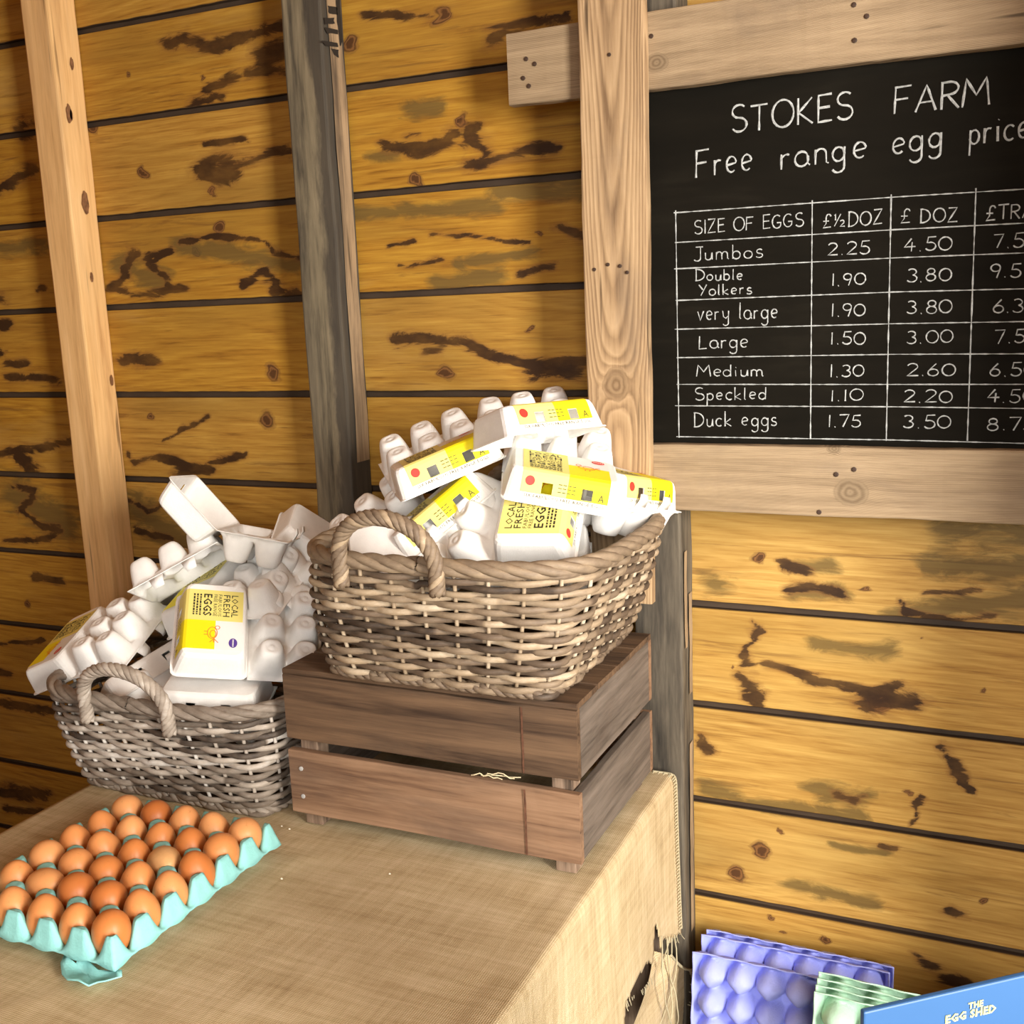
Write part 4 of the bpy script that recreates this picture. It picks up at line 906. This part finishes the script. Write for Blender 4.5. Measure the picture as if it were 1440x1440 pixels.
# ------------------------------------------------------------------ egg trays
PX, PY = .0505, .0475
def tray_mesh(nx, ny, px, py, dome=False):
    mx = .0085; res = .0024
    xs = np.linspace(-mx, nx*px+mx, int((nx*px+2*mx)/res)); ys = np.linspace(-mx, ny*py+mx, int((ny*py+2*mx)/res)); X, Y = np.meshgrid(xs, ys, indexing='ij')
    Xc, Yc = np.clip(X, 0, nx*px), np.clip(Y, 0, ny*py)
    cx = .5+.5*np.cos(2*math.pi*Xc/px); cyy = .5+.5*np.cos(2*math.pi*Yc/py)
    post = np.clip((cx*cyy)*1.45, 0, 1)
    ux, uy = np.mod(Xc, px)-px/2, np.mod(Yc, py)-py/2; rr = np.sqrt((ux/px*2)**2+(uy/py*2)**2)
    bowl = .019*np.clip((rr-.22)/.78, 0, 1)**1.5
    if dome:
        rd = np.clip(np.sqrt(ux**2+uy**2)/.0222, 0, 1); bowl = .030*(1-np.sqrt(np.clip(1-rd**2.4, 0, 1)))
    edge = np.exp(-(np.minimum(np.minimum(Xc, nx*px-Xc), np.minimum(Yc, ny*py-Yc))/.011)**2)
    h = np.maximum(bowl, .0205*edge)+(.014 if dome else .028)*post**.8
    ov = np.maximum(np.maximum(-X, X-nx*px), np.maximum(-Y, Y-ny*py)); ov = np.clip(ov, 0, mx)/mx
    rimz = .0195-.0045*np.maximum(cx*(np.abs(Y-Yc) > 0), cyy*(np.abs(X-Xc) > 0))
    h = h*(1-ov**.8)+rimz*ov**.8
    n2 = len(ys); V = np.stack([X-nx*px/2, Y-ny*py/2, h], 2).reshape(-1, 3)
    F = [(i*n2+j, (i+1)*n2+j, (i+1)*n2+j+1, i*n2+j+1) for i in range(len(xs)-1) for j in range(n2-1)]
    return mesh('egg_tray', V.tolist(), F, True)
TRAY = tray_mesh(5, 6, PX, PY)
E00 = on_z(156, 1304.6, H-.67); 
tx, ty = E00.x+PX*.5, E00.y-PY*.5                                     # near right corner of the cell grid
tm = TRAY.copy(); tr_ = link('egg_tray', tm, M['turquoise']); tr_.location = (tx-2.5*PX, ty+3*PY, TZ+.0062)
s = tr_.modifiers.new('pulp', 'SOLIDIFY'); s.thickness = .0016; s.offset = -1
tag(tr_, 'turquoise pulp tray holding brown eggs on the burlap', 'egg tray')
def egg_mesh():
    n, mN = 20, 14; V, F = [(0, 0, -.0275)], []
    for i in range(1, mN):
        a = math.pi*i/mN; z = -math.cos(a); r = math.sin(a)
        zz = z*.0285; rr_ = r*.0222*(1-.13*z)
        for k in range(n): V.append((rr_*math.cos(2*math.pi*k/n), rr_*math.sin(2*math.pi*k/n), zz))
    V.append((0, 0, .0285)); V[0] = (0, 0, -.0285)
    F += [(0, 1+(k+1) % n, 1+k) for k in range(n)]
    for i in range(mN-2): F += [(1+i*n+k, 1+i*n+(k+1) % n, 1+(i+1)*n+(k+1) % n, 1+(i+1)*n+k) for k in range(n)]
    L = len(V)-1; F += [(L, 1+(mN-2)*n+k, 1+(mN-2)*n+(k+1) % n) for k in range(n)]
    return mesh('egg', V, F, True)
DOMED = tray_mesh(5, 6, PX, PY, True)
EGG = egg_mesh(); EGG.materials.append(M['egg'])
re_ = random.Random(21)
rown = ['front row', 'second row from the front', 'third row from the front', 'fourth row from the front', 'fifth row from the front', 'back row']
coln = ['rightmost', 'second from right', 'third from right', 'fourth from right', 'fifth from right']
for r in range(6):
    for c in range(5 if r else 4):                                   # the fifth of the front row lies outside the picture
        e = bpy.data.objects.new('egg', EGG); COL.objects.link(e)
        e.location = (tx-(c+.5)*PX, ty+(r+.5)*PY, TZ+.0062+.0335); flip = re_.random() < .4
        lie = (r, c) in ((3, 1), (1, 3))
        e.rotation_euler = ((math.pi if flip else 0)+re_.uniform(-.16, .16), re_.uniform(-.16, .16), re_.uniform(0, 6))
        if lie: e.rotation_euler = (re_.uniform(.1, .3), 1.25, re_.uniform(-.4, .4)); e.location.z += .004
        sc = re_.uniform(.95, 1.05); e.scale = (sc, sc, sc*re_.uniform(.97, 1.04))
        kind = 'pale tan egg' if (r, c) == (3, 1) else ('sideways egg' if lie else 'brown egg')
        if (r, c) == (3, 1):
            pm = EGG.copy(); pm.materials.clear(); pm.materials.append(M['pale_egg']); e.data = pm
        tag(e, f'{kind} in the tray, {coln[c]} in the {rown[r]}', 'egg', 'eggs in the turquoise tray')
# torn scrap of the same pulp
sc_ = MB(); n = 16; q = on_z(128, 1377, TZ+.01); sv_ = []
g = 13
poly = [(86,1362),(92,1352),(108,1362),(113,1347),(124,1358),(138,1370),(158,1372),(172,1376),(172,1384),(150,1386),(138,1388),(126,1394),(112,1390),(96,1385),(88,1375)]
pts = [on_z(x, y, TZ+.009) - q for x, y in poly]; ctr = sum(pts, Vector())/len(pts)
vs_ = []; ringsN = 6
for k in range(ringsN+1):
    for i, p in enumerate(pts):
        v = ctr.lerp(p, k/ringsN); d = v-ctr
        vs_.append((v.x, v.y, .003+.016*(d.x*.6-d.y)**2*220*.5+.010*max(0, mnoise.noise(Vector((v.x*40, v.y*40, 2)))) + .006*(k/ringsN)**2))
nP = len(pts)
sc_.add(vs_, [(k*nP+i, k*nP+(i+1) % nP, (k+1)*nP+(i+1) % nP, (k+1)*nP+i) for k in range(ringsN) for i in range(nP)])
so = sc_.build('tray_scrap', M['turquoise'], None, True, loc=(q.x, q.y, TZ+.0055)); s = so.modifiers.new('pulp', 'SOLIDIFY'); s.thickness = .0016
tag(so, 'torn scrap of turquoise egg tray lying on the burlap', 'scrap')
for i, (x, y) in enumerate(((396,1162),(407,1166),(396,1236),(548,1229))):
    mb = MB(); p = on_z(x, y, TZ+.0055); a = [(.0018*math.cos(t)*(1+.3*math.sin(3*t+i)), .0013*math.sin(t)) for t in np.linspace(0, 2*math.pi, 7)[:-1]]
    mb.add([(u, v, 0) for u, v in a]+[(u*.6, v*.6, .0013) for u, v in a], [tuple(range(6))[::-1], tuple(range(6, 12))]+[(k, (k+1) % 6, 6+(k+1) % 6, 6+k) for k in range(6)])
    tag(mb.build('crumb', M['crumb'], loc=p), ['tiny white crumb left of the crate foot, farther back of two', 'tiny white crumb beside the left front crate foot', 'tiny white crumb right of the turquoise tray', 'tiny pale crumb in front of the crate'][i], 'crumb', 'crumbs on the burlap')

# ------------------------------------------------------------------ stacked empty trays and the blue sign by the wall
pal = empty('wooden_pallet', (-.1, 1.36, 0), 'low wooden pallet under the stacked empty egg trays', 'pallet')
for k in range(4): timber('deck_board', (-.32, -.20+k*.1, .049), (.34, -.11+k*.1, .066), M['table_x'], 0, pal, 6, .0008, k)
for x in (-.3, 0, .28): timber('bearer', (x, -.2, .0), (x+.06, .19, .0485), M['crate_side'], 1, pal, 6, .0008, x)
def lean_tray(m, x, y, z_low, lean, label, group, yaw=0., w90=True, sc=1.):
    tm = DOMED.copy(); o = link('egg_tray', tm, m)
    s = o.modifiers.new('pulp', 'SOLIDIFY'); s.thickness = .0016; s.offset = -1
    Rm = Matrix.Rotation(math.radians(yaw), 4, 'Z') @ Matrix.Rotation(math.radians(90+lean), 4, 'X') @ Matrix.Rotation(math.pi if False else 0, 4, 'Y')
    if w90: Rm = Rm @ Matrix.Rotation(math.pi/2, 4, 'Z')
    # underside (rounded cup bottoms) towards the room
    Rm = Rm @ Matrix.Rotation(math.pi, 4, 'X')
    half = ((5*PX/2+.0085) if w90 else (6*PY/2+.0085))*sc
    hgt = half*math.cos(math.radians(lean))
    o.matrix_basis = Matrix.Translation(Vector((x, y, z_low+hgt))) @ Rm @ Matrix.Scale(sc, 4)
    return tag(o, label, 'egg tray', group)
zl = .067
for k, lb in enumerate(('lilac egg tray standing on edge, front of its stack, cup bottoms showing', 'lilac egg tray nested directly behind the front lilac tray', 'lilac egg tray at the back of its stack against the planks')):
    lean_tray(M['purple'], -.268+k*.004, 1.448+k*.016+(k > 0)*.022, zl+(k > 0)*.008, -8, lb, 'lilac egg trays standing by the wall', yaw=0, sc=.93)
for k, lb in enumerate(('mint green egg tray standing on edge, front of its stack', 'mint green egg tray second from the front of its stack', 'mint green egg tray third from the front of its stack', 'mint green egg tray at the back of its stack')):
    lean_tray(M['green'], -.079, 1.325+k*.013, zl+k*.002, -14, lb, 'mint green egg trays standing by the lilac ones', yaw=-3, w90=False)

sg = empty('sign_board', on_y(1215, 1424, .55), 'blue sign board reading THE EGG SHED at the bottom right', 'sign')
sx = Vector((.77, .64, 0)).normalized(); sn_ = Vector((.64, -.77, 0)).normalized(); base_z = sg.location.z
def sp(u, d, z): return sx*u - sn_*d + Vector((0, 0, z))
def sbox(mb, u0, u1, d0, d1, z0, z1):
    mb.add([sp(u, d, z) for z in (z0, z1) for u, d in ((u0, d0), (u1, d0), (u1, d1), (u0, d1))], [(0,3,2,1),(4,5,6,7),(0,1,5,4),(1,2,6,5),(2,3,7,6),(3,0,4,7)])
mb = MB(); sbox(mb, 0, .22, 0, .004, -.15, 0); sgo = bevel(mb.build('board', M['sign'], sg), .001)
mb = MB(); sbox(mb, .10, .125, .0045, .022, -base_z+.021, -.03); mb.build('stake', M['table'], sg)
mb = MB(); sbox(mb, .03, .195, -.06, .09, -base_z+.0005, -base_z+.0205); mb.build('foot', M['table'], sg)
def sign_hit(x, y):                                                  # where a pixel's ray meets the sign's face
    d = pix(x, y); n = sn_; t = (sg.location-EYE).dot(n)/d.dot(n); q = EYE+d*t-sg.location; return q.dot(sx), q.z
tx_ = MB()
for txt, a, b, hpx in (('THE', (1361, 1414), (1382, 1410), 11), ('EGG SHED', (1329, 1432), (1400, 1418), 14)):
    ua, za = sign_hit(*a); ub, zb = sign_hit(*b); hh = hpx*.56/FOC
    q, fs = text_mesh(txt, ub-ua, hh, (ua+ub)/2, (za+zb)/2, 1.05, .03)
    tx_.add([sp(u, -.0005, z) for u, z in q], fs)
tag(tx_.build('lettering', M['sign_text'], sgo), 'yellow capital letters')
